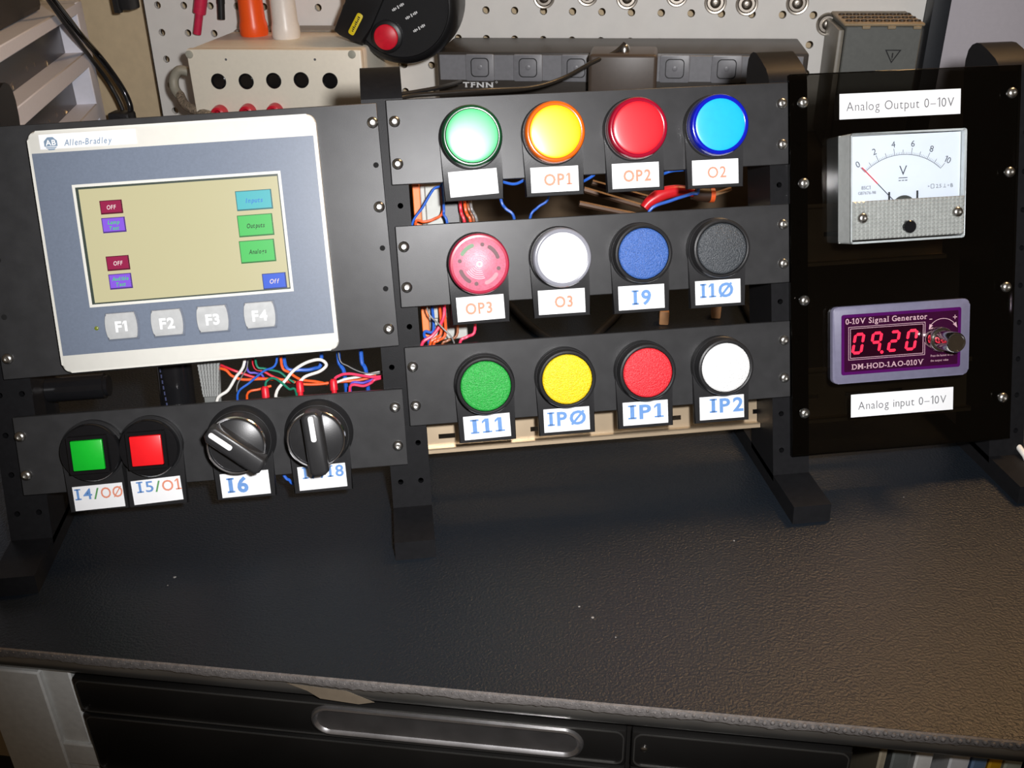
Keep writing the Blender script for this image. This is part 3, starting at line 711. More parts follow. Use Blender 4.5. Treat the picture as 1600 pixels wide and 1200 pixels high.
w5('straight white wire crossing the gap beside the clear connector', 'white', [(410, 130), (340, 250), (280, 350), (195, 430)], -16, .8, UP, DN)
w5('thin grey wire beside the straight white wire', 'grey', [(435, 140), (390, 240), (350, 340)], -19, .35, UP, DN)
w5('blue wire slanting behind the operator panel edge', 'blue', [(660, 130), (560, 200), (450, 290), (355, 385)], -15, .6, UP, DN)
w5('green wire running down into the bundle', 'green', [(500, 140), (570, 180), (680, 205), (740, 250), (800, 290)], -16, .6, UP)
w5('green wire arching out of a red ferrule', 'green', [(575, 330), (590, 270), (640, 255), (700, 290), (760, 340), (810, 352)], -13, .65, DN, DN)
w5('white wire bent in a wide loop above a red ferrule', 'white', [(655, 385), (740, 260), (800, 190), (900, 130), (1000, 110), (1050, 150), (1000, 200), (900, 235), (860, 265), (845, 310)], -14, .85, DN, DN)
w5('long orange wire along the middle of the bundle', 'orange', [(250, 185), (310, 235), (400, 265), (560, 260), (740, 270), (860, 300), (1000, 300), (1110, 285), (1300, 270), (1440, 235)], -20, .75, (-12, 2, -6))
w5('orange wire dropping steeply into the bundle', 'orange', [(700, 150), (760, 210), (850, 265), (960, 280), (1060, 300)], -22, .75, UP)
w5('red wire at the start of the bundle', 'red', [(290, 180), (400, 220), (500, 250), (640, 265), (800, 290)], -23, .7, (-10, 4, -6))
w5('red wire crossing beneath the green one', 'red', [(480, 150), (560, 200), (650, 250), (760, 280)], -25, .7, UP)
w5('pink wire bowing over the last red ferrule', 'pink', [(1110, 290), (1150, 235), (1230, 220), (1330, 235), (1440, 245)], -15, .75, DN, (10, 0, -8))
w5('pink wire lowest in the bundle', 'pink', [(1235, 322), (1340, 315), (1400, 290), (1440, 262)], -15, .75, DN, (10, 0, -8))
w5('blue wire along the lower side of the bundle', 'violet', [(1240, 305), (1340, 290), (1440, 258)], -17, .7, DN, (10, 0, -8))
w5('white wire in the bundle near the post', 'white', [(1125, 290), (1200, 262), (1300, 245), (1430, 215)], -19, .7, None, (10, 0, -8))
w5('thick blue wire hanging beside the thin grey one', 'blue', [(1145, 100), (1165, 160), (1190, 215)], -24, 1.1, UP, DN)
w5('thick blue wire nearest the post', 'blue', [(1325, 110), (1345, 160), (1362, 215)], -26, 1.1, UP, DN)
w5('thin grey wire sagging towards the post', 'grey', [(1150, 95), (1220, 160), (1330, 210), (1430, 215)], -18, .35, UP, (10, 0, -8))
w5('short orange wire rising to a red ferrule', 'orange', [(430, 385), (530, 340), (620, 315)], -17, .65, DN)
w5('dark blue wire behind the white loop', 'blue', [(730, 160), (850, 190), (950, 180), (1010, 130)], -28, 1.0, UP, UP)
w5('violet wire tucked behind the straight white wire', 'violet', [(430, 180), (500, 215), (560, 250)], -27, .6, UP, DN)
for i, (x, y) in enumerate(((573, 365), (843, 322), (1107, 308))):
    q = rp(300 + x / 5, 540 + y / 5, -13); mb = MB(); mb.lathe([(1.2, 3.2), (1.9, 2.2), (2.0, -2.6), (1.4, -2.8), (1.4, -12)], 14, T(q.x, q.y, q.z) @ RX(-PI / 2))
    tag(mb.build('ferrule', mat('ferrule_red', S(216, 26, 44), .4), None, RIG), ['red wire ferrule at the foot of the green arch', 'red wire ferrule under the white wire loop', 'red wire ferrule under the bowed pink wire'][i], 'ferrule')
# clear ribbed ribbon connector
cc = thing('connector_strip', 'clear ribbed plastic connector strip below the operator panel', 'connector', RIG)
q0, q1, q2, q3 = [rp(300 + x / 5, 540 + y / 5, -18) for x, y in ((45, 120), (225, 120), (215, 390), (95, 395))]
for i in range(7):
    a = q0.lerp(q1, i / 7); b = q0.lerp(q1, (i + .8) / 7); c = q3.lerp(q2, (i + .8) / 7); d = q3.lerp(q2, i / 7)
    mb = MB(); vs = [Vector(p) + Vector((0, 0, 0)) for p in (a, b, c, d)]; vs = vs + [p + Vector((0, 0, 2.2)) for p in vs]
    vs[3].y -= 6 if False else 0
    mb.add(vs, [(0, 1, 2, 3), (4, 5, 6, 7), (0, 1, 5, 4), (1, 2, 6, 5), (2, 3, 7, 6), (3, 0, 4, 7)])
    for k in range(9):
        t = k / 9; l = a.lerp(d, t); r_ = b.lerp(c, t); mb.box(l.x, r_.x, l.y - .5, l.y + .4, l.z + 2.1, l.z + 2.9)
    mb.build('rib', mat('clear_ribbed', S(170, 172, 170), .18, coat=.4, trans=.3), cc)
mb = MB(); mb.add([q0 + Vector((0, 12, -1)), q1 + Vector((0, 12, -1)), q2 + Vector((0, -8, -1)), q3 + Vector((0, -8, -1)), q0 + Vector((0, 12, -3)), q1 + Vector((0, 12, -3)), q2 + Vector((0, -8, -3)), q3 + Vector((0, -8, -3))],
                  [(0, 1, 2, 3), (4, 5, 6, 7), (0, 1, 5, 4), (1, 2, 6, 5), (2, 3, 7, 6), (3, 0, 4, 7)]); mb.build('backing', mat('clear_back', S(110, 112, 110), .3), cc)
# black cylindrical component with pale printing
q = rp(425 / 1.0 - 0, 0, -40)
cp = thing('capacitor', 'dark upright can with pale lettering beside the clear connector', 'capacitor', RIG @ T(*rp(275, 598, -40)))
mb = MB(); mb.lathe([(9, -30), (9, 26), (8, 27)], 28, RX(-PI / 2)); mb.build('can', BLKG, cp)
for k in range(7): 
    mb = MB(); a = math.radians(112); mb.box(-.4, .4, -1.0, .9, 9.0, 9.12, M=RX(0) @ T(0, 8 - 3.0 * k, 0) @ RY(math.radians(-38 + 2 * k))); mb.build('print_mark', mat('pale_print', S(70, 76, 110), .6), cp)

G2 = 'loose wires in the gap under the pilot lamps'
def w53(label, c, L, w=-22, r=.6, d0=None, d1=None, ox=640, oy=260, k=5.333, g=G2): return wire(label, c, extend(P5(L, ox, oy, k, w), d0, d1), r, g)
w53('blue wire slanting across the grey module', 'blue', [(270, 130), (200, 190), (110, 340), (20, 490)], -24, .65, UP, DN)
w53('orange wire bending below the grey module', 'orange', [(280, 365), (200, 440), (120, 462), (50, 470)], -24, .7, UP, DN)
w53('short blue wire dropping past the grey module', 'blue', [(285, 340), (285, 400), (312, 470)], -22, .7, UP, DN)
w53('red wire of the small bundle below the blank label', 'red', [(420, 300), (432, 390), (458, 470)], -26, .9, UP, DN)
w53('orange wire of the small bundle below the blank label', 'orange', [(460, 320), (480, 400), (508, 460)], -26, .8, UP, DN)
w53('grey wire of the small bundle below the blank label', 'grey', [(510, 320), (535, 390), (560, 460)], -26, .8, UP, DN)
w53('brown wire of the small bundle below the blank label', 'brown', [(485, 320), (515, 390), (536, 460)], -28, .8, UP, DN)
w53('blue wire alone between the blank label and the OP1 label', 'blue', [(760, 270), (800, 350), (870, 425)], -45, .8, UP, DN)
w53('blue wire rising towards the OP1 label', 'blue', [(1160, 250), (1070, 340), (1005, 425)], -38, .7, UP, DN)
w53('bright blue wire end beside the blank label', 'blue', [(780, 130), (870, 147), (945, 118)], -8, .75, (-4, 2, -6), (6, 4, -6))
w53('bright blue wire end beside the OP1 label', 'blue', [(1475, 110), (1550, 55)], -8, .75, (-4, -2, -6), (4, 6, -6))
w53('bright blue wire end beside the OP2 label', 'blue', [(670, 138), (720, 125), (810, 112)], -8, .75, (-4, -2, -6), (6, 4, -6), 900, 240, 4.706)
G3 = 'loose wires in the gap under the buzzer'
def w54(label, c, L, w=-26, r=.7, d0=UP, d1=DN): return w53(label, c, L, w, r, d0, d1, 640, 440, 5.333, G3)
w54('pink wire curving beside the pale terminal', 'pink', [(290, 240), (255, 360), (190, 450), (100, 530)], -24, .9)
w54('orange wire in the lower cluster', 'orange', [(265, 405), (220, 470), (170, 525)], -24, .8)
w54('second orange wire in the lower cluster', 'orange', [(300, 425), (240, 490), (200, 530)], -22, .8)
w54('brown wire in the lower cluster', 'brown', [(400, 425), (320, 490), (270, 535)], -24, .7)
w54('pink wire apart from the lower cluster', 'pink', [(545, 400), (480, 460), (420, 510)], -24, .8)
w54('thin grey wire across the pale terminal', 'grey', [(150, 240), (260, 370), (370, 505)], -18, .45)
w54('blue wire curled below the pale terminal', 'blue', [(200, 400), (130, 415), (125, 460), (160, 500)], -26, .8)
w5('blue wire peeking below the selector plate', 'blue', [(725, 1022), (760, 1050), (790, 1080)], -10, .8, (-6, 12, -4), (4, -4, -10))
# red handled tool resting on the rail in the top gap
tl = thing('cutter', 'red handled hand tool resting on the rail below the OP2 label', 'hand tool', RIG)
hp = P5([(500, 400), (545, 350), (640, 295), (760, 272), (870, 285)], 900, 240, 4.706, -60)
mb = MB(); mb.tube(hp, lambda t: 3.2 - .6 * math.cos(t * PI * 2), 12, 5); mb.build('handle', mat('tool_red', S(205, 30, 40), .35), tl)
mb = MB(); mb.tube(P5([(860, 285), (930, 300), (985, 303)], 900, 240, 4.706, -61), 4.2, 12, 4); mb.build('grip', mat('tool_brown', S(52, 34, 24), .5), tl)
mb = MB(); mb.tube(P5([(980, 303), (1012, 303)], 900, 240, 4.706, -61), 4.4, 12, 2); mb.build('orange_ring', mat('tool_orange', S(220, 90, 40), .4), tl)
mb = MB(); mb.tube(P5([(1010, 300), (1070, 282), (1140, 258)], 900, 240, 4.706, -61), 1.2, 8, 3); mb.build('shaft', mat('tool_tan', S(190, 150, 110), .4), tl)
w53('blue wire running along the red tool handle', 'blue', [(540, 420), (700, 345), (850, 295), (900, 270)], -52, .9, DN, UP, 900, 240, 4.706)
# ---- things on the bench behind the rack
def bench_cable(label, px, r=3.0, lift=3.0):
    mb = MB(); pts = [tuple(onz(x, y, lift)) for x, y in px]; mb.tube(pts, r, 10, 6); return tag(mb.build('cable', BLK, None, DSK), label, 'cable')
bench_cable('black cable curving over the bench behind the O3 label', [(770, 455), (800, 480), (830, 510), (870, 535), (915, 535), (945, 510), (965, 490), (975, 470)], 3.0)
bench_cable('black cable loop behind the I10 label', [(1150, 450), (1165, 480), (1180, 505), (1200, 500), (1205, 470), (1190, 450)], 2.6)
for (x, y), s in (((1037, 505), 'small tan block on the bench behind the I9 label'), ((1118, 495), 'small tan block on the bench behind the I10 label')):
    q = onz(x, y, 0); mb = MB(); mb.box(q.x - 3.5, q.x + 3.5, q.y - 4, q.y + 4, 0.02, 11, 1); tag(mb.build('wood_block', mat('tan_wood', S(190, 140, 96), .6), None, DSK), s, 'block')
for i, ((xa, ya), (xb, yb)) in enumerate((((912, 296), (1000, 322)), ((905, 318), (1010, 340)), ((925, 285), (1015, 310)))):
    a = rp(xa, ya, -66 - 4 * i); b = rp(xb, yb, -66 - 4 * i); mb = MB(); mb.tube([tuple(a), tuple(b)], 1.8, 8, 2)
    tag(mb.build('metal_rod', mat('brown_rod', S(76, 56, 42), .45, .4), None, RIG), ['uppermost of the thin brown rods under the OP1 label', 'lowest of the thin brown rods under the OP1 label', 'thin brown rod leaning between the other two'][i if i != 2 else 2], 'rod', 'thin rods behind the lamps')

# ================================================================== BACKGROUND
# ---- white enclosure with jacks
bx = thing('jack_box', 'cream plastic enclosure with black and red sockets fixed to the pegboard', 'enclosure', DSK)
IV = mat('ivory_plastic', S(240, 232, 214), .45, var=.02)
BD0, BD1, BN0, BN1, BZ1, BZ0 = -306, -161, 300, 418.5, 175.5, 92
mb = MB(); mb.box(BD0, BD1, BN0 + 8, BN1, BZ0, BZ1, 2, 2); mb.build('body', IV, bx)
mb = MB(); mb.box(BD0 - .5, BD1 + .5, BN0, BN0 + 7.5, BZ0 - .5, BZ1 + .5, 1.6, 2); lid = mb.build('lid', IV, bx)
for px, py in ((296, 85), (550, 85)):
    q = onn(px, py, BN0); mb = MB(); mb.lathe([(3.2, 0), (3.2, .4), (2.6, .6)], 16, T(q.x, BN0 - .1, q.z) @ RX(PI / 2)); mb.build('lid_screw', mat('lid_screw_grey', S(168, 166, 152), .5), lid)
for px, py in ((342, 127), (385, 127), (428, 126), (471, 125), (516, 126)):
    q = onn(px, py, BN0); M = T(q.x, BN0, q.z) @ RX(PI / 2)
    mb = MB(); mb.lathe([(6.3, -.5), (6.3, .8), (5.6, 1.2), (5.0, 1.0), (4.8, .25)], 24, M, cap1=True); mb.build('black_socket', BLKG, bx)
for i, (px, py) in enumerate(((345, 174), (389, 172), (431, 171))):
    q = onn(px, py, BN0); M = T(q.x, BN0, q.z - 1) @ RX(PI / 2)
    mb = MB(); mb.lathe([(6.6, 0), (6.6, 2), (5.6, 7.5), (4.0, 8.2), (2.8, 7), (2.4, 3)], 24, M); mb.build('red_socket', mat('socket_red', S(206, 30, 52), .3), bx)
for px, py in ((353, 93), (492, 93)):
    q = onn(px, py, BN0); mb = MB(); mb.lathe([(1.0, -.1), (1.0, .15)], 10, T(q.x, BN0, q.z) @ RX(PI / 2)); mb.build('pin_hole', INKK, lid)
mb = MB(); mb.box(BD0 + 4, BD1 - 44, BN1 - 26, BN1 - .5, BZ1 - .4, BZ1 + 2.2, .8, 1); mb.build('rear_lip', mat('rear_lip_grey', S(140, 134, 124), .5), bx)
# cable gland with braided lead
q = onn(286, 130, 340)
mb = MB(); pts = [onn(x, y, n) for x, y, n in ((294, 112, 345), (280, 110, 343), (272, 122, 342), (273, 138, 340), (281, 150, 338))]
mb.tube([tuple(p) for p in pts], 4.2, 10, 5); cg = mb.build('lead_sleeve', mat('grey_sleeve', S(150, 146, 132), .5), None, DSK); tag(cg, 'bent grey cable sleeve entering the side of the cream enclosure', 'cable sleeve')
mb = MB(); pts = [onn(x, y, n) for x, y, n in ((281, 148, 338), (288, 162, 325), (300, 170, 312), (320, 178, 300), (345, 188, 285))]
mb.tube([tuple(p) for p in pts], 4.0, 10, 6); tag(mb.build('braided_lead', mat('braid', S(150, 136, 118), .6, var=.75, scale=520), None, DSK), 'braided brown and white lead below the bent grey sleeve', 'cable')
# ---- two tapered handles standing on the enclosure
def handle(label, px, py, c, nm, prof, grp=None):
    q = onz(px, py, BZ1); t = thing('tapered_tube', label, 'tube', DSK @ T(q.x, q.y, BZ1))
    mb = MB(); mb.lathe(prof, 28); mb.build('tube_body', mat(nm, c, .35, var=.02), t)
    mb = MB(); mb.lathe([(9.4, 62), (9.4, 84), (7, 92)], 28); mb.build('tube_end', mat(nm, c), t)
handle('orange tapered plastic tube standing on the cream enclosure', 398, 55, S(255, 92, 26), 'orange_tube', [(11.4, 0), (12.2, 2), (12.0, 9), (10.9, 13), (10.4, 30), (10.6, 63)])
handle('translucent white tapered plastic tube standing on the cream enclosure', 448, 59, S(232, 224, 216), 'white_tube', [(11.6, 0), (12.2, 2), (12.0, 9), (11.0, 13), (10.6, 30), (10.8, 63)])
# ---- hanging probes
def probe(label, pts, r, m, r2):
    t = thing('test_probe', label, 'test probe', DSK)
    a, b = [onn(x, y, 408) for x, y in pts]
    mb = MB(); mb.tube([tuple(b), tuple(b.lerp(a, .5)), tuple(a)], r, 12, 3); mb.build('tip_sleeve', m, t)
    d = (b - a).normalized(); mb = MB(); mb.tube([tuple(b - d * 2), tuple(b + d * 10), tuple(b + d * 45)], r2, 12, 3); mb.build('grip', m, t)
    mb = MB(); mb.tube([tuple(b + d * 30), tuple(b + d * 30 + Vector((0, 12, 0)))], 2, 8, 2); mb.build('hook', STEEL, t)
probe('pink red test probe hanging on the pegboard', ((308, 53), (312, 17)), 3.6, mat('probe_red', S(214, 40, 80), .4), 5.8)
probe('black test probe hanging beside the pink red one', ((346, 30), (345, 2)), 3.3, BLK, 3.6)
a = onn(196, 184, 392); mb = MB(); mb.box(a.x - 14, a.x + 8, 384, 400, a.z - 30, a.z + 6, 3); tag(mb.build('plug', BLK, None, DSK), 'black plug at the end of the drooping power cable', 'plug')
a = onn(200, 4, 408); mb = MB(); mb.box(a.x - 8, a.x + 6, 400, 419, a.z - 6, a.z + 26, 2); mb.box(a.x - 10, a.x - 4, 398, 404, a.z - 8, a.z + 22, 1); tag(mb.build('board_clip', BLK, None, DSK), 'black clip at the corner edge of the pegboard', 'clip')
# ---- drawer cabinet
EZ = 194.5; a = onz(0, 95, EZ); b = onz(105, 30, EZ); e = (b - a); e.z = 0; e.normalize(); nn = Vector((e.y, -e.x, 0))
CABM = DSK @ Matrix(((e.x, -nn.x, 0, a.x), (e.y, -nn.y, 0, a.y), (0, 0, 1, 0), (0, 0, 0, 1)))   # x along face, y into cabinet, z up
CI = CABM.inverted()
def onface(x, y, dep=0.0):
    c = CI @ CAM; d = CI.to_3x3() @ ray(x, y); return c + d * ((dep - c.y) / d.y)
cbn = thing('drawer_cabinet', 'pale grey small parts cabinet with clear drawers beside the pegboard', 'cabinet', CABM)
LAV = mat('lavender_grey_frame_plastic', S(222, 224, 236), .5, var=.02)
XR = onface(148, 100).x; XR_IN = onface(135, 88).x
ztop = onface(0, 72).z
rows = []      # openings (z0,z1)
q1 = onface(131, 160); q2 = onface(110, 60)
zA1 = EZ - 1.5; zA0 = onface(128, 86).z - 0; pitch = onface(131, 88).z - onface(151, 166).z
mb = MB(); DEP = 150; XL = -140
ops = [(zA0 - pitch * k, zA1 - pitch * k) for k in range(0, 5)]
mb.box(XR_IN, XR, 0, DEP, 0, ztop, .8, 1); mb.box(XL, XL + 14, 0, DEP, 0, ztop, .8, 1)
mb.box(XL, XR, DEP - 3, DEP, 0, ztop)
zz = [ztop] + [z for o in ops for z in (o[1], o[0])] + [0]
for i in range(0, len(zz), 2): mb.box(XL + 10, XR_IN + 3, 0.01, DEP, zz[i + 1], zz[i], .8, 1)
mb.build('cabinet_frame', LAV, cbn)
DRW = clear_mat('smoky_clear_drawer', (.80, .81, .84), .25, .12)
_n = DRW.node_tree; _df = _n.nodes.new('ShaderNodeBsdfDiffuse'); _df.inputs[0].default_value = (*S(84, 84, 92), 1); _mx = _n.nodes.new('ShaderNodeMixShader'); _mx.inputs[0].default_value = .3
_o = _n.nodes['Material Output']; _n.links.new(_o.inputs[0].links[0].from_socket, _mx.inputs[1]); _n.links.new(_df.outputs[0], _mx.inputs[2]); _n.links.new(_mx.outputs[0], _o.inputs[0])
DBK = mat('drawer_inside', S(70, 70, 76), .6, var=.25, scale=60)
for z0, z1 in ops:
    mb = MB(); mb.box(XL + 15, XR_IN - .3, 17, 18.2, z0 + .2, z1 - .4, .3, 1); d = mb.build('drawer', DRW, cbn)
    mb = MB(); mb.box(XL + 15, XR_IN - .6, 19, 100, z0 + .2, z0 + 1.2); mb.box(XL + 15, XR_IN - .6, 46, 48, z0 + .2, z1 - 1); mb.build('drawer_tray', DBK, d)
    mb = MB()
    for k in range(110):
        x = random.uniform(XL + 20, XR_IN - 6); y = random.uniform(20, 28); z = z0 + 2 + random.random() ** 2 * 9; r_ = random.uniform(.9, 2.8)
        mb.lathe([(r_, -r_ * 1.6), (r_, r_ * 1.6)], 7, T(x, y, z) @ RX(random.random() * 3) @ RY(random.random() * 3))
    mb.build('small_parts', mat('small_brass_parts', S(214, 188, 146), .45, .1, var=.5, scale=200), d, kind='stuff')
mb = MB(); mb.box(XL, XR - 70, 16, 130, ztop + .05, ztop + 60, 5); tag(mb.build('case', mat('black_case', (.02, .017, .015), .6), None, CABM), 'black case lying on top of the small parts cabinet', 'case')
# ---- cables hanging in front of the cabinet
def facept(x, y, k):
    p = DI @ (CABM @ onface(x, y)); c_ = DI @ CAM; return p.lerp(c_, k)
mb = MB(); pts = [tuple(facept(x, y, .03)) for x, y in ((70, -18), (86, 4), (108, 32), (126, 55))] + [tuple(onn(x, y, n)) for x, y, n in ((150, 82, 380), (172, 110, 394), (192, 140, 398), (203, 165, 397), (203, 185, 395), (195, 215, 390))]
mb.tube(pts, 2.8, 10, 6); tag(mb.build('power_cable', BLKG, None, DSK), 'black power cable drooping across the drawer cabinet and past the beige wall', 'cable')
mb = MB(); pts = [tuple(facept(x, y, .02)) for x, y in ((64, -18), (80, 6), (100, 34), (122, 64))] + [tuple(onn(x, y, n)) for x, y, n in ((146, 96, 385), (168, 126, 404), (186, 158, 404), (193, 180, 402), (190, 210, 400))]
mb.tube(pts, 1.9, 10, 6); tag(mb.build('power_cable', BLK, None, DSK), 'thinner black cable running just beside the drooping power cable', 'cable')
# ---- power strip
ps = thing('power_strip', 'long dark power strip with covered outlets mounted along the pegboard', 'power strip', DSK)
PN = 345; PD0, PD1 = -109, 190
zt = 167.5
BRN = mat('strip_black', (.045, .038, .032), .42, bump=.05, bscale=1500)
mb = MB(); mb.box(PD0, PD1, PN, 419, 128, zt, 1.5, 2); mb.build('housing', BRN, ps)
GF = mat('strip_face', S(126, 126, 130), .4)
mb = MB(); mb.box(PD0 + 2, PD1 - 4, PN - .8, PN + .1, zt - 22.5, zt - 2.2, .3, 1); mb.build('front_band', GF, ps)
for d in (-73, -33, 6.5, 46, 86, 127, 167):
    M = T(d, PN - .8, zt - 12) @ RX(PI / 2)
    mb = MB(); mb.prism(rrect(-12, 12, -11, 10.5, 1.6, 3), 0, 1.2, .5, M); oc_ = mb.build('outlet_cover', GF, ps)
    mb = MB(); o1 = rrect(-7.6, 7.6, -7.6, 7.6, 3.4, 5); i1 = rrect(-6.9, 6.9, -6.9, 6.9, 3, 5); rframe(mb, [tuple((M @ Vector((p[0], p[1], 0)))[k] for k in (0, 1)) for p in o1] if False else o1, i1, 1.2, 1.6); 
    mb.v = [M @ v for v in mb.v]; mb.build('cover_ring', BLK, oc_)
    mb = MB(); mb.lathe([(2.2, 1.2), (1.4, 1.5), (.4, 1.5)], 16, M); mb.build('cover_dimple', GF, oc_)
mb = MB(); text(mb, 'TFNN', -75, 0, 4.2, 0, bold=.035, width=26, serif=True); M = T(0, PN - 1.0, 141.4) @ RX(PI / 2); mb.v = [M @ v for v in mb.v]; mb.build('maker_text', WHITE_PRINT, ps)
mb = MB(); o1 = [(.9 * math.cos(PI * i / 6), .9 * math.sin(PI * i / 6)) for i in range(12)]; i1 = [(.6 * math.cos(PI * i / 6), .6 * math.sin(PI * i / 6)) for i in range(12)]; rframe(mb, o1, i1, 0, .1); M = T(-59.5, PN - 1.0, 143.6) @ RX(PI / 2); mb.v = [M @ v for v in mb.v]; mb.build('registered_mark', WHITE_PRINT, ps)
# wall adapter plugged in with its lead
ad = thing('power_adapter', 'dark brown power adapter block plugged into the power strip', 'power adapter', DSK)
mb = MB(); mb.box(19, 72, 303, 343.6, 120, 173.0, 3, 3); mb.build('block', mat('adapter_brown', (.075, .055, .042), .4), ad)
q = onn(976, 70, 318); mb = MB(); mb.lathe([(4.2, 0), (4.2, 2), (3.4, 4.2), (2.6, 5)], 16, T(q.x, 318, 173.0)); mb.build('strain_relief', STEEL, ad)
mb = MB(); pts = [tuple(onn(x, y, n)) for x, y, n in ((976, 68, 318), (960, 82, 312), (925, 98, 300), (880, 122, 285), (830, 137, 265), (760, 141, 240), (690, 146, 225), (640, 150, 215), (600, 160, 200))]
mb.tube(pts, 1.7, 10, 6); mb.build('lead', mat('lead_brown_black', (.03, .026, .022), .3), ad)
# two thin leads lying by the mid post cap
mb = MB(); pts = [tuple(onn(x, y, n)) for x, y, n in ((590, 152, 200), (640, 145, 220), (690, 136, 240), (720, 128, 280))]
mb.tube(pts, 1.5, 8, 5); tag(mb.build('cable', BLK, None, DSK), 'thin dark cable beside the adapter lead', 'cable')
# ---- round black device with red button
DVN = 325; K_ = Matrix.Diagonal((.945, .945, 1, 1))
dv = thing('round_device', 'round black handheld device with a red button hanging on the pegboard', 'device', DSK)
c = onn(624, 8, DVN)
M = T(c.x, DVN, c.z) @ RX(PI / 2)
DVB = mat('device_black', (.010, .010, .011), .36, bump=.04)
mb = MB(); mb.lathe([(42, -46), (48.5, -40), (49.5, -12), (48, -4), (44.5, 0), (42.5, .6), (41.8, -.4), (38, -.6)], 64, M @ K_); mb.build('body', DVB, dv)
q = onn(605, 57, DVN) - Vector((c.x, DVN, c.z)); 
mb = MB(); mb.lathe([(13.5, -2), (13.5, 2.2), (12, 3)], 40, M @ T(q.x, q.z, 0) @ K_); mb.build('button_collar', DVB, dv)
mb = MB(); mb.lathe([(10.4, 2.6), (10.3, 4.6), (9.2, 5.4)], 40, M @ T(q.x, q.z, 0) @ K_); mb.build('red_button', mat('button_red', S(222, 26, 50), .4), dv, label='flat red round button')
# wedge shaped handle at the side
fin = [onn(x, y, DVN) - Vector((c.x, DVN, c.z)) for x, y in ((524, 46), (533, 54), (552, 62), (568, 70), (582, 42), (600, 0), (612, -40), (560, -40), (540, 8))]
mb = MB(); mb.prism([(p.x, p.z) for p in fin][::1], -30, 6, 2.2, M, 3); mb.build('grip_wedge', DVB, dv)
l0 = onn(559, 36, DVN) - Vector((c.x, DVN, c.z)); ang = math.radians(57)
mb = MB(); mb.prism(rrect(-9.2, 9.2, -2.6, 2.6, 1.8, 4), 6.0, 6.5, .1, M @ T(l0.x, l0.z, 0) @ RZ(ang)); yl = mb.build('yellow_label', mat('label_yellow', S(228, 204, 30), .4), dv, label='small yellow label')
mb = MB()
for k in range(9): mb.box(-6.4 + 1.5 * k, -5.5 + 1.5 * k, -1.0, .3 + .7 * ((k * 7) % 3) / 2, 6.5, 6.55, M=M @ T(l0.x, l0.z, 0) @ RZ(ang))
mb.build('label_marks', BLK, yl)
for px, py in ((622, 11), (643, 24), (655, 44)):
    q = onn(px, py, DVN) - Vector((c.x, DVN, c.z)); mb = MB()
    for k, (x, h_) in enumerate(((-5.6, 1.5), (-4.2, 2.2), (-2.8, 1.4), (-.6, 2.6), (1.4, 1.5), (2.8, 2.2), (4.2, 1.6))): mb.box(x, x + 1.0, -h_ / 2, h_ / 2, -.5, -.2, M=M @ T(q.x, q.z, 0) @ RZ(math.radians(28)))
    mb.build('dial_mark', WHITE_PRINT, dv)
mb = MB(); mb.lathe([(5, -93.6), (5, -44)], 16, M @ T(14, 16, 0)); mb.build('hanger', BLK, dv)
# ---- terminal block module on the right
tb = thing('terminal_module', 'dark grey terminal module with warning triangle leaning against the pegboard', 'terminal block', DSK)
TN = 352; t0 = onn(1322, 42, TN); t1 = onn(1441, 50, TN); tz = 188.0
TGR = mat('terminal_grey', S(98, 100, 96), .5)
mb = MB(); mb.box(t0.x, t1.x, TN, 419, 92, tz - 1, 1, 1); mb.build('housing', TGR, tb)
mb = MB(); mb.box(t0.x - 5, t0.x - .2, TN + 2, 419, 92, tz - 4, 1.2, 2); mb.build('side_clip', mat('terminal_side', S(126, 120, 108), .45), tb)
TTN = mat('terminal_tan', S(150, 132, 104), .5)
mb = MB(); mb.box(t0.x - 2, t1.x + 1, TN - 2, 419, tz - 1, tz + 1.5, .8, 1); mb.build('terminal_strip', TTN, tb)
for r_ in range(3):
    for k in range(10):
        x = t0.x + 3 + k * (t1.x - t0.x - 6) / 9; y = TN + 8 + r_ * 18; mb = MB(); mb.lathe([(2.6, tz + 1.4), (2.6, tz + 2.6), (1.9, tz + 2.6), (1.7, tz + 1.8)], 12, T(x, y, 0)); mb.build('terminal', mat('terminal_dark', S(60, 48, 36), .5), tb)
for k in range(3):
    x = t0.x + 12 + k * 19; mb = MB(); mb.box(x, x + 6, TN - 2.6, TN + .2, tz - 3, tz - .6, .4, 1); mb.build('release_tab', TTN, tb)
q = onn(1394, 88, TN); mb = MB(); tri = [(0, -5.4), (6.2, 5.0), (-6.2, 5.0)]; tri2 = [(0, -3.8), (4.7, 4.2), (-4.7, 4.2)]
rframe(mb, tri, tri2, 0, .25); mb.box(-.5, .5, -1.2, 2.6, 0, .25); mb.box(-.5, .5, -2.4, -1.7, 0, .25); M = T(q.x, TN - .1, q.z) @ RX(PI / 2); mb.v = [M @ v for v in mb.v]; mb.build('warning_triangle', BLK, tb)
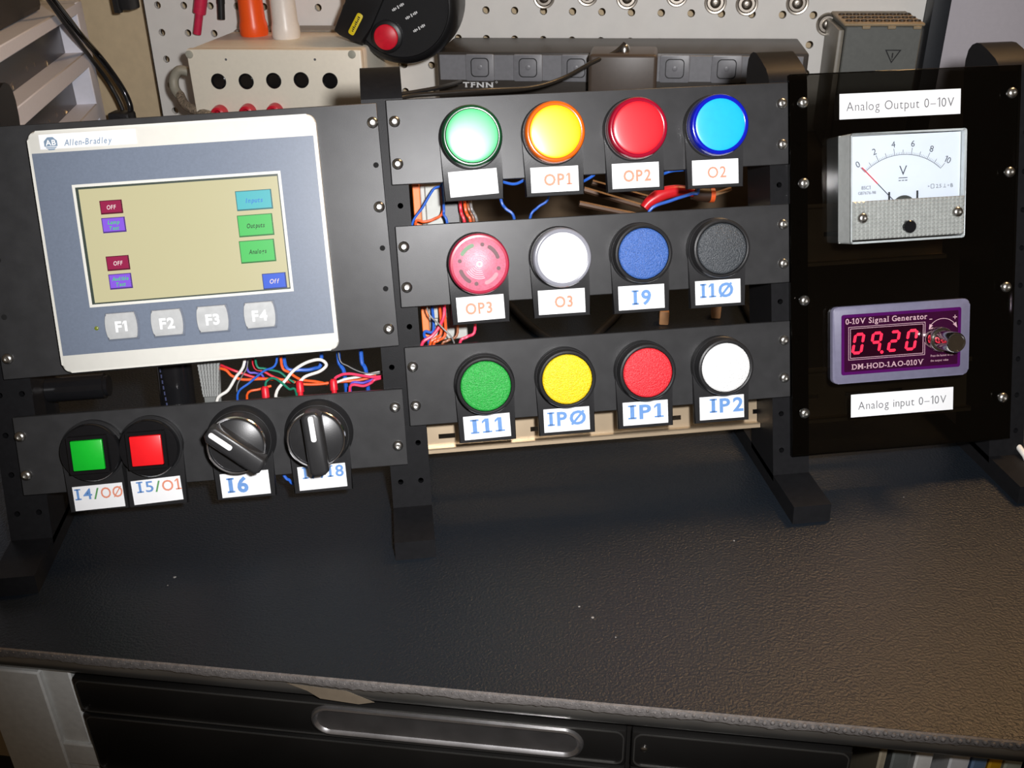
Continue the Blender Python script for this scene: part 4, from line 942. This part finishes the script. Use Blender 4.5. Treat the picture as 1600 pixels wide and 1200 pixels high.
# ---- cup washers screwed to the pegboard
wz = MB(); wz.lathe([(9.4, 0), (9.4, 1.0), (8.6, 2.2), (7.4, 2.0), (6.6, .8), (4.6, .8), (4.4, 2.6), (3.2, 3.6), (1.2, 3.8), (1.0, 3.0)], 28); WASH = wz.mesh('cup_washer', mat('brushed_nickel', (.42, .38, .33), .35, 1.0))
WL = ['cup washer on the pegboard nearest the round black device', 'second cup washer along the pegboard from the round black device', 'third cup washer along the pegboard from the round black device', 'fourth cup washer along the pegboard from the round black device', 'fifth cup washer along the pegboard from the round black device', 'sixth cup washer along the pegboard from the round black device', 'seventh cup washer along the pegboard from the round black device', 'lowest cup washer, touching the dark grey terminal module']
for (x, y), s in zip(((850, -4), (918, -8), (980, -3), (1058, -7), (1118, 4), (1167, 6.5), (1246, 5), (1293, 38)), WL):
    q = onn(x, y, 419); o = link(WASH, 'cup_washer', None, DSK @ T(q.x, 419.6, q.z) @ RX(PI / 2)); tag(o, s, 'washer', 'cup washers on the pegboard')

# ================================================================== BENCH
ED = -184.5
bench = thing('workbench', 'black work bench with a textured vinyl mat and steel front edge', 'work bench', DSK)
MAT_ = bpy.data.materials.new('black_textured_vinyl'); MAT_.use_nodes = True
nt = MAT_.node_tree; b = nt.nodes['Principled BSDF']; b.inputs['Base Color'].default_value = (.0085, .0120, .0170, 1); b.inputs['Roughness'].default_value = .37; b.inputs['Specular IOR Level'].default_value = .5
tc = nt.nodes.new('ShaderNodeTexCoord'); n1 = nt.nodes.new('ShaderNodeTexNoise'); n1.inputs['Scale'].default_value = 760; n1.inputs['Detail'].default_value = 3; n1.inputs['Roughness'].default_value = .55
bp = nt.nodes.new('ShaderNodeBump'); bp.inputs['Strength'].default_value = .8; bp.inputs['Distance'].default_value = .0005
nt.links.new(tc.outputs['Object'], n1.inputs['Vector']); nt.links.new(n1.outputs['Fac'], bp.inputs['Height']); nt.links.new(bp.outputs[0], b.inputs['Normal'])
mb = MB(); mb.box(-620, 700, ED, 419, -3.2, 0); mt_ob = mb.build('vinyl_mat', MAT_, bench)
mb = MB(); mb.box(-330, 300, 406, 416, .05, 90, 1); mb.build('added_backdrop', mat('backdrop_brown', (.26, .18, .11), .6, var=.2, scale=30), bench)  # added backdrop hiding the low pegboard; its brown gives the mat a warm reflection
# rolled stitched edge
EDG = mat('grey_edge_cord', S(98, 94, 92), .6, var=.25, scale=500, bump=.5, bscale=1500)
mb = MB(); nseg = 360; x0, x1 = -330, 330; vs = []; fs = []
for i in range(nseg + 1):
    x = x0 + (x1 - x0) * i / nseg; jag = -3.5 - .8 * (random.random() ** 2) - .4 * math.sin(x * .11)
    for y, z in ((ED + .2, -.02), (ED - 1.0, -.4), (ED - 1.7, -1.6), (ED - 1.6, jag), (ED + .2, jag)): vs.append((x, y, z))
for i in range(nseg):
    for k in range(5): j = (k + 1) % 5; fs.append((i * 5 + k, i * 5 + j, i * 5 + 5 + j, i * 5 + 5 + k))
mb.add(vs, fs, True); mb.build('edge_roll', EDG, bench, label='ragged grey rolled edge of the mat')
mb = MB(); i = 0; x = -230
while x < 240:
    r_ = .55 if x < 60 else min(1.15, .55 + (x - 60) / 120); mb.lathe([(r_ * .2, -r_ * .9), (r_ * .85, -r_ * .4), (r_, 0), (r_ * .85, r_ * .5), (r_ * .2, r_ * .95)], 7, T(x, ED - 1.35, -1.2 - (.55 if i % 2 else 0)) @ RX(PI / 2)); x += 3.1; i += 1
mb.build('stitch_beads', EDG, bench, kind='stuff')
STLE = mat('dark_brushed_steel', (.32, .315, .30), .32, .9, var=.2, scale=25)
mb = MB(); mb.box(-620, 700, ED + .3, 418, -15.2, -3.3, 5.6, 5); mb.build('steel_edge', STLE, bench, label='dark steel front edge')
mb = MB(); p0 = onn(452, 1072, ED); pts = [onn(x, y, ED) for x, y in ((448, 1068), (540, 1080), (585, 1098), (560, 1101), (500, 1092), (480, 1080))]
mb.prism([(p.x, p.z) for p in pts][::-1], -.02, .12, 0, T(0, ED + .3, 0) @ RX(PI / 2)); mb.build('tape_residue', mat('residue_tan', S(120, 108, 92), .6), bench, label='patch of dried residue')
# grey bench leg at the left
LEGM = mat('pale_grey_leg', S(222, 224, 222), .5)
la = onn(100, 1060, ED).x; lb = onn(0, 1090, ED).x
mb = MB(); mb.box(la - 14, la, ED + 4, ED + 60, -899, -15.2, .8, 1); mb.box(la - 44, la - 13.2, ED + 1, ED + 60, -899, -15.2, .8, 1); mb.box(la - 40, la + 19, ED + 2, ED + 40, -75, -61, .8, 1)
mb.build('bench_leg', LEGM, bench, label='pale grey leg with a side bracket')
mb = MB(); mb.box(560, 600, ED + 4, ED + 60, -899, -15.2, 1); mb.build('bench_leg', LEGM, bench)
mb = MB(); mb.box(-600, 680, 380, 410, -899, -15.2, 1); mb.build('rear_panel', BLK, bench)
# drawer chest under the bench
dc = thing('tool_chest', 'black metal tool chest under the bench with long chrome drawer pulls', 'tool chest', DSK)
CB = mat('chest_black', (.020, .019, .018), .3, .5, var=.15, scale=30)
c0 = la + 1.0; c1 = onn(1338, 1185, ED).x; cm = onn(979, 1160, ED).x
mb = MB(); mb.box(c0, c1, ED + 6, 300, -899, -17, 1); mb.build('chest_body', CB, dc)
def drawer(x0, x1, z0, z1, hx0=None, hx1=None, hz=None):
    mb = MB(); mb.box(x0, x1, ED + 1.5, ED + 6.2, z0, z1, 1.2, 2); d = mb.build('drawer', CB if hx0 is None else CB, dc)
    # thin bright edge beading
    mb = MB(); o1 = rrect(x0 + 1, x1 - 1, z0 + 1, z1 - .6, 4, 5); i1 = rrect(x0 + 1.6, x1 - 1.6, z0 + 1.6, z1 - 1.2, 3.4, 5); rframe(mb, o1, i1, 0, .5); M = T(0, ED + 1.6, 0) @ RX(PI / 2); mb.v = [M @ v for v in mb.v]; mb.build('edge_bead', STLE, d)
    if hx0 is not None:
        # shallow oval scoop: rim, sloping wall, floor
        M = T(0, ED + 1.4, hz) @ RX(PI / 2); L = hx1 - hx0; mid = (hx0 + hx1) / 2; hh_ = 8.6
        def oval(s, z, dz=0): return [(mid + (L / 2 - hh_) * sg_ + (hh_ - s) * math.cos(a), dz + (hh_ - s) * math.sin(a), z) for sg_, rng in ((1, range(-6, 7)), (-1, range(6, 19))) for a in [PI * q / 12 for q in rng]]
        rings = [oval(0, 0), oval(.5, 1.3), oval(1.4, 1.6), oval(2.0, 1.2), oval(2.8, .3), oval(4.6, .12)]
        vs = [M @ Vector(p) for r_ in rings for p in r_]; n = 26; fs = []
        for k in range(len(rings) - 1):
            for i in range(n): j = (i + 1) % n; fs.append((k * n + i, k * n + j, (k + 1) * n + j, (k + 1) * n + i))
        fs.append(tuple(range((len(rings) - 1) * n, len(rings) * n)))
        mb = MB(); mb.add(vs, fs, True); mb.build('drawer_pull', mat('pull_chrome', (.62, .61, .62), .27, .95, var=.2, scale=80), d, label='long oval chrome drawer pull')
h0 = onn(484, 1122, ED).x; h1 = onn(912, 1163, ED).x; hz = (onn(700, 1116, ED).z + onn(700, 1176, ED).z) / 2
drawer(c0 + 1, cm, -36.5, -17.2, h0, h1, -26.4) if False else drawer(c0 + 1, cm, -38, -17.0, h0, h1, hz)
drawer(cm + 2, c1 - 1, -38, -17.0)
drawer(c0 + 1, cm, -76, -39.5); drawer(cm + 2, c1 - 1, -76, -39.5)
q = onn(1006, 1174, ED); mb = MB(); mb.lathe([(1.4, 0), (1.4, .6), (.9, .9)], 12, T(q.x, ED + 1.5, q.z) @ RX(PI / 2)); mb.build('rivet', STEEL, dc)
# things standing in the open bay at the right, on a shelf
mb = MB(); mb.box(c1 + 2, 560, ED + 8, 300, -268, -256, 1); sh = mb.build('bay_shelf', BLK, bench)
def stand(name, label, cat, px0, px1, n, zt_, dep, m, base=-255.9):
    a = onn(px0, 1190, n).x; b = onn(px1, 1190, n).x
    mb = MB(); mb.box(a, b, n, n + dep, base, zt_, .8, 1); return tag(mb.build(name, m, None, DSK), label, cat)
NB = ED + 14
for nm, lb, ct, p0, p1, z_, m in (
    ('plastic_bottle', 'narrow tan bottle standing beside the tool chest', 'bottle', 1372, 1384, -24, mat('bottle_tan', S(150, 140, 120), .3)),
    ('clear_binder', 'grey ring binder standing between bottle and white folder', 'binder', 1393, 1422, -24, mat('binder_grey', S(104, 108, 106), .3)),
    ('folder', 'plain white folder standing beside the grey binder', 'folder', 1430, 1457, -23, mat('folder_white', S(216, 216, 212), .4)),
    ('booklet', 'white booklet standing next to the blue one', 'booklet', 1484, 1516, -28, mat('booklet_white', S(224, 226, 228), .4)),
    ('booklet', 'blue booklet standing between white and yellow booklets', 'booklet', 1520, 1544, -28, mat('booklet_blue', S(110, 136, 170), .4)),
    ('booklet', 'yellow booklet standing next to the blue one', 'booklet', 1547, 1568, -28, mat('booklet_yellow', S(226, 170, 30), .4)),
    ('booklet', 'pale green booklet standing beyond the yellow one', 'booklet', 1572, 1600, -28, mat('booklet_green', S(196, 206, 190), .4))):
    stand(nm, lb, ct, p0, p1, NB, z_ + 3, 150, m)

# white cable end at the far foot, and flecks of lint on the mat
mb = MB(); a = onz(1586, 690, 14); b = onz(1602, 712, 12); c = onz(1640, 760, 3); mb.tube([tuple(a), tuple(b), tuple(c), tuple(c + Vector((60, -30, 0)))], 1.7, 10, 5)
tag(mb.build('white_cable', mat('wire_white', (1, 1, 1)), None, DSK), 'white cable end by the outermost rack foot', 'cable')
for px, py, r_ in ((273, 902, 1.0), (262, 915, .5), (905, 948, .7), (926, 965, .9), (962, 996, .5), (1147, 845, .6), (1412, 777, .4)):
    q = onz(px, py, 0); mb = MB(); mb.lathe([(.3 * r_, 0), (r_ * .8, .1), (r_ * .6, .25), (.1, .3)], 7, T(q.x, q.y, .01)); mb.build('lint_fleck', mat('lint', S(130, 128, 124), .8), bench)
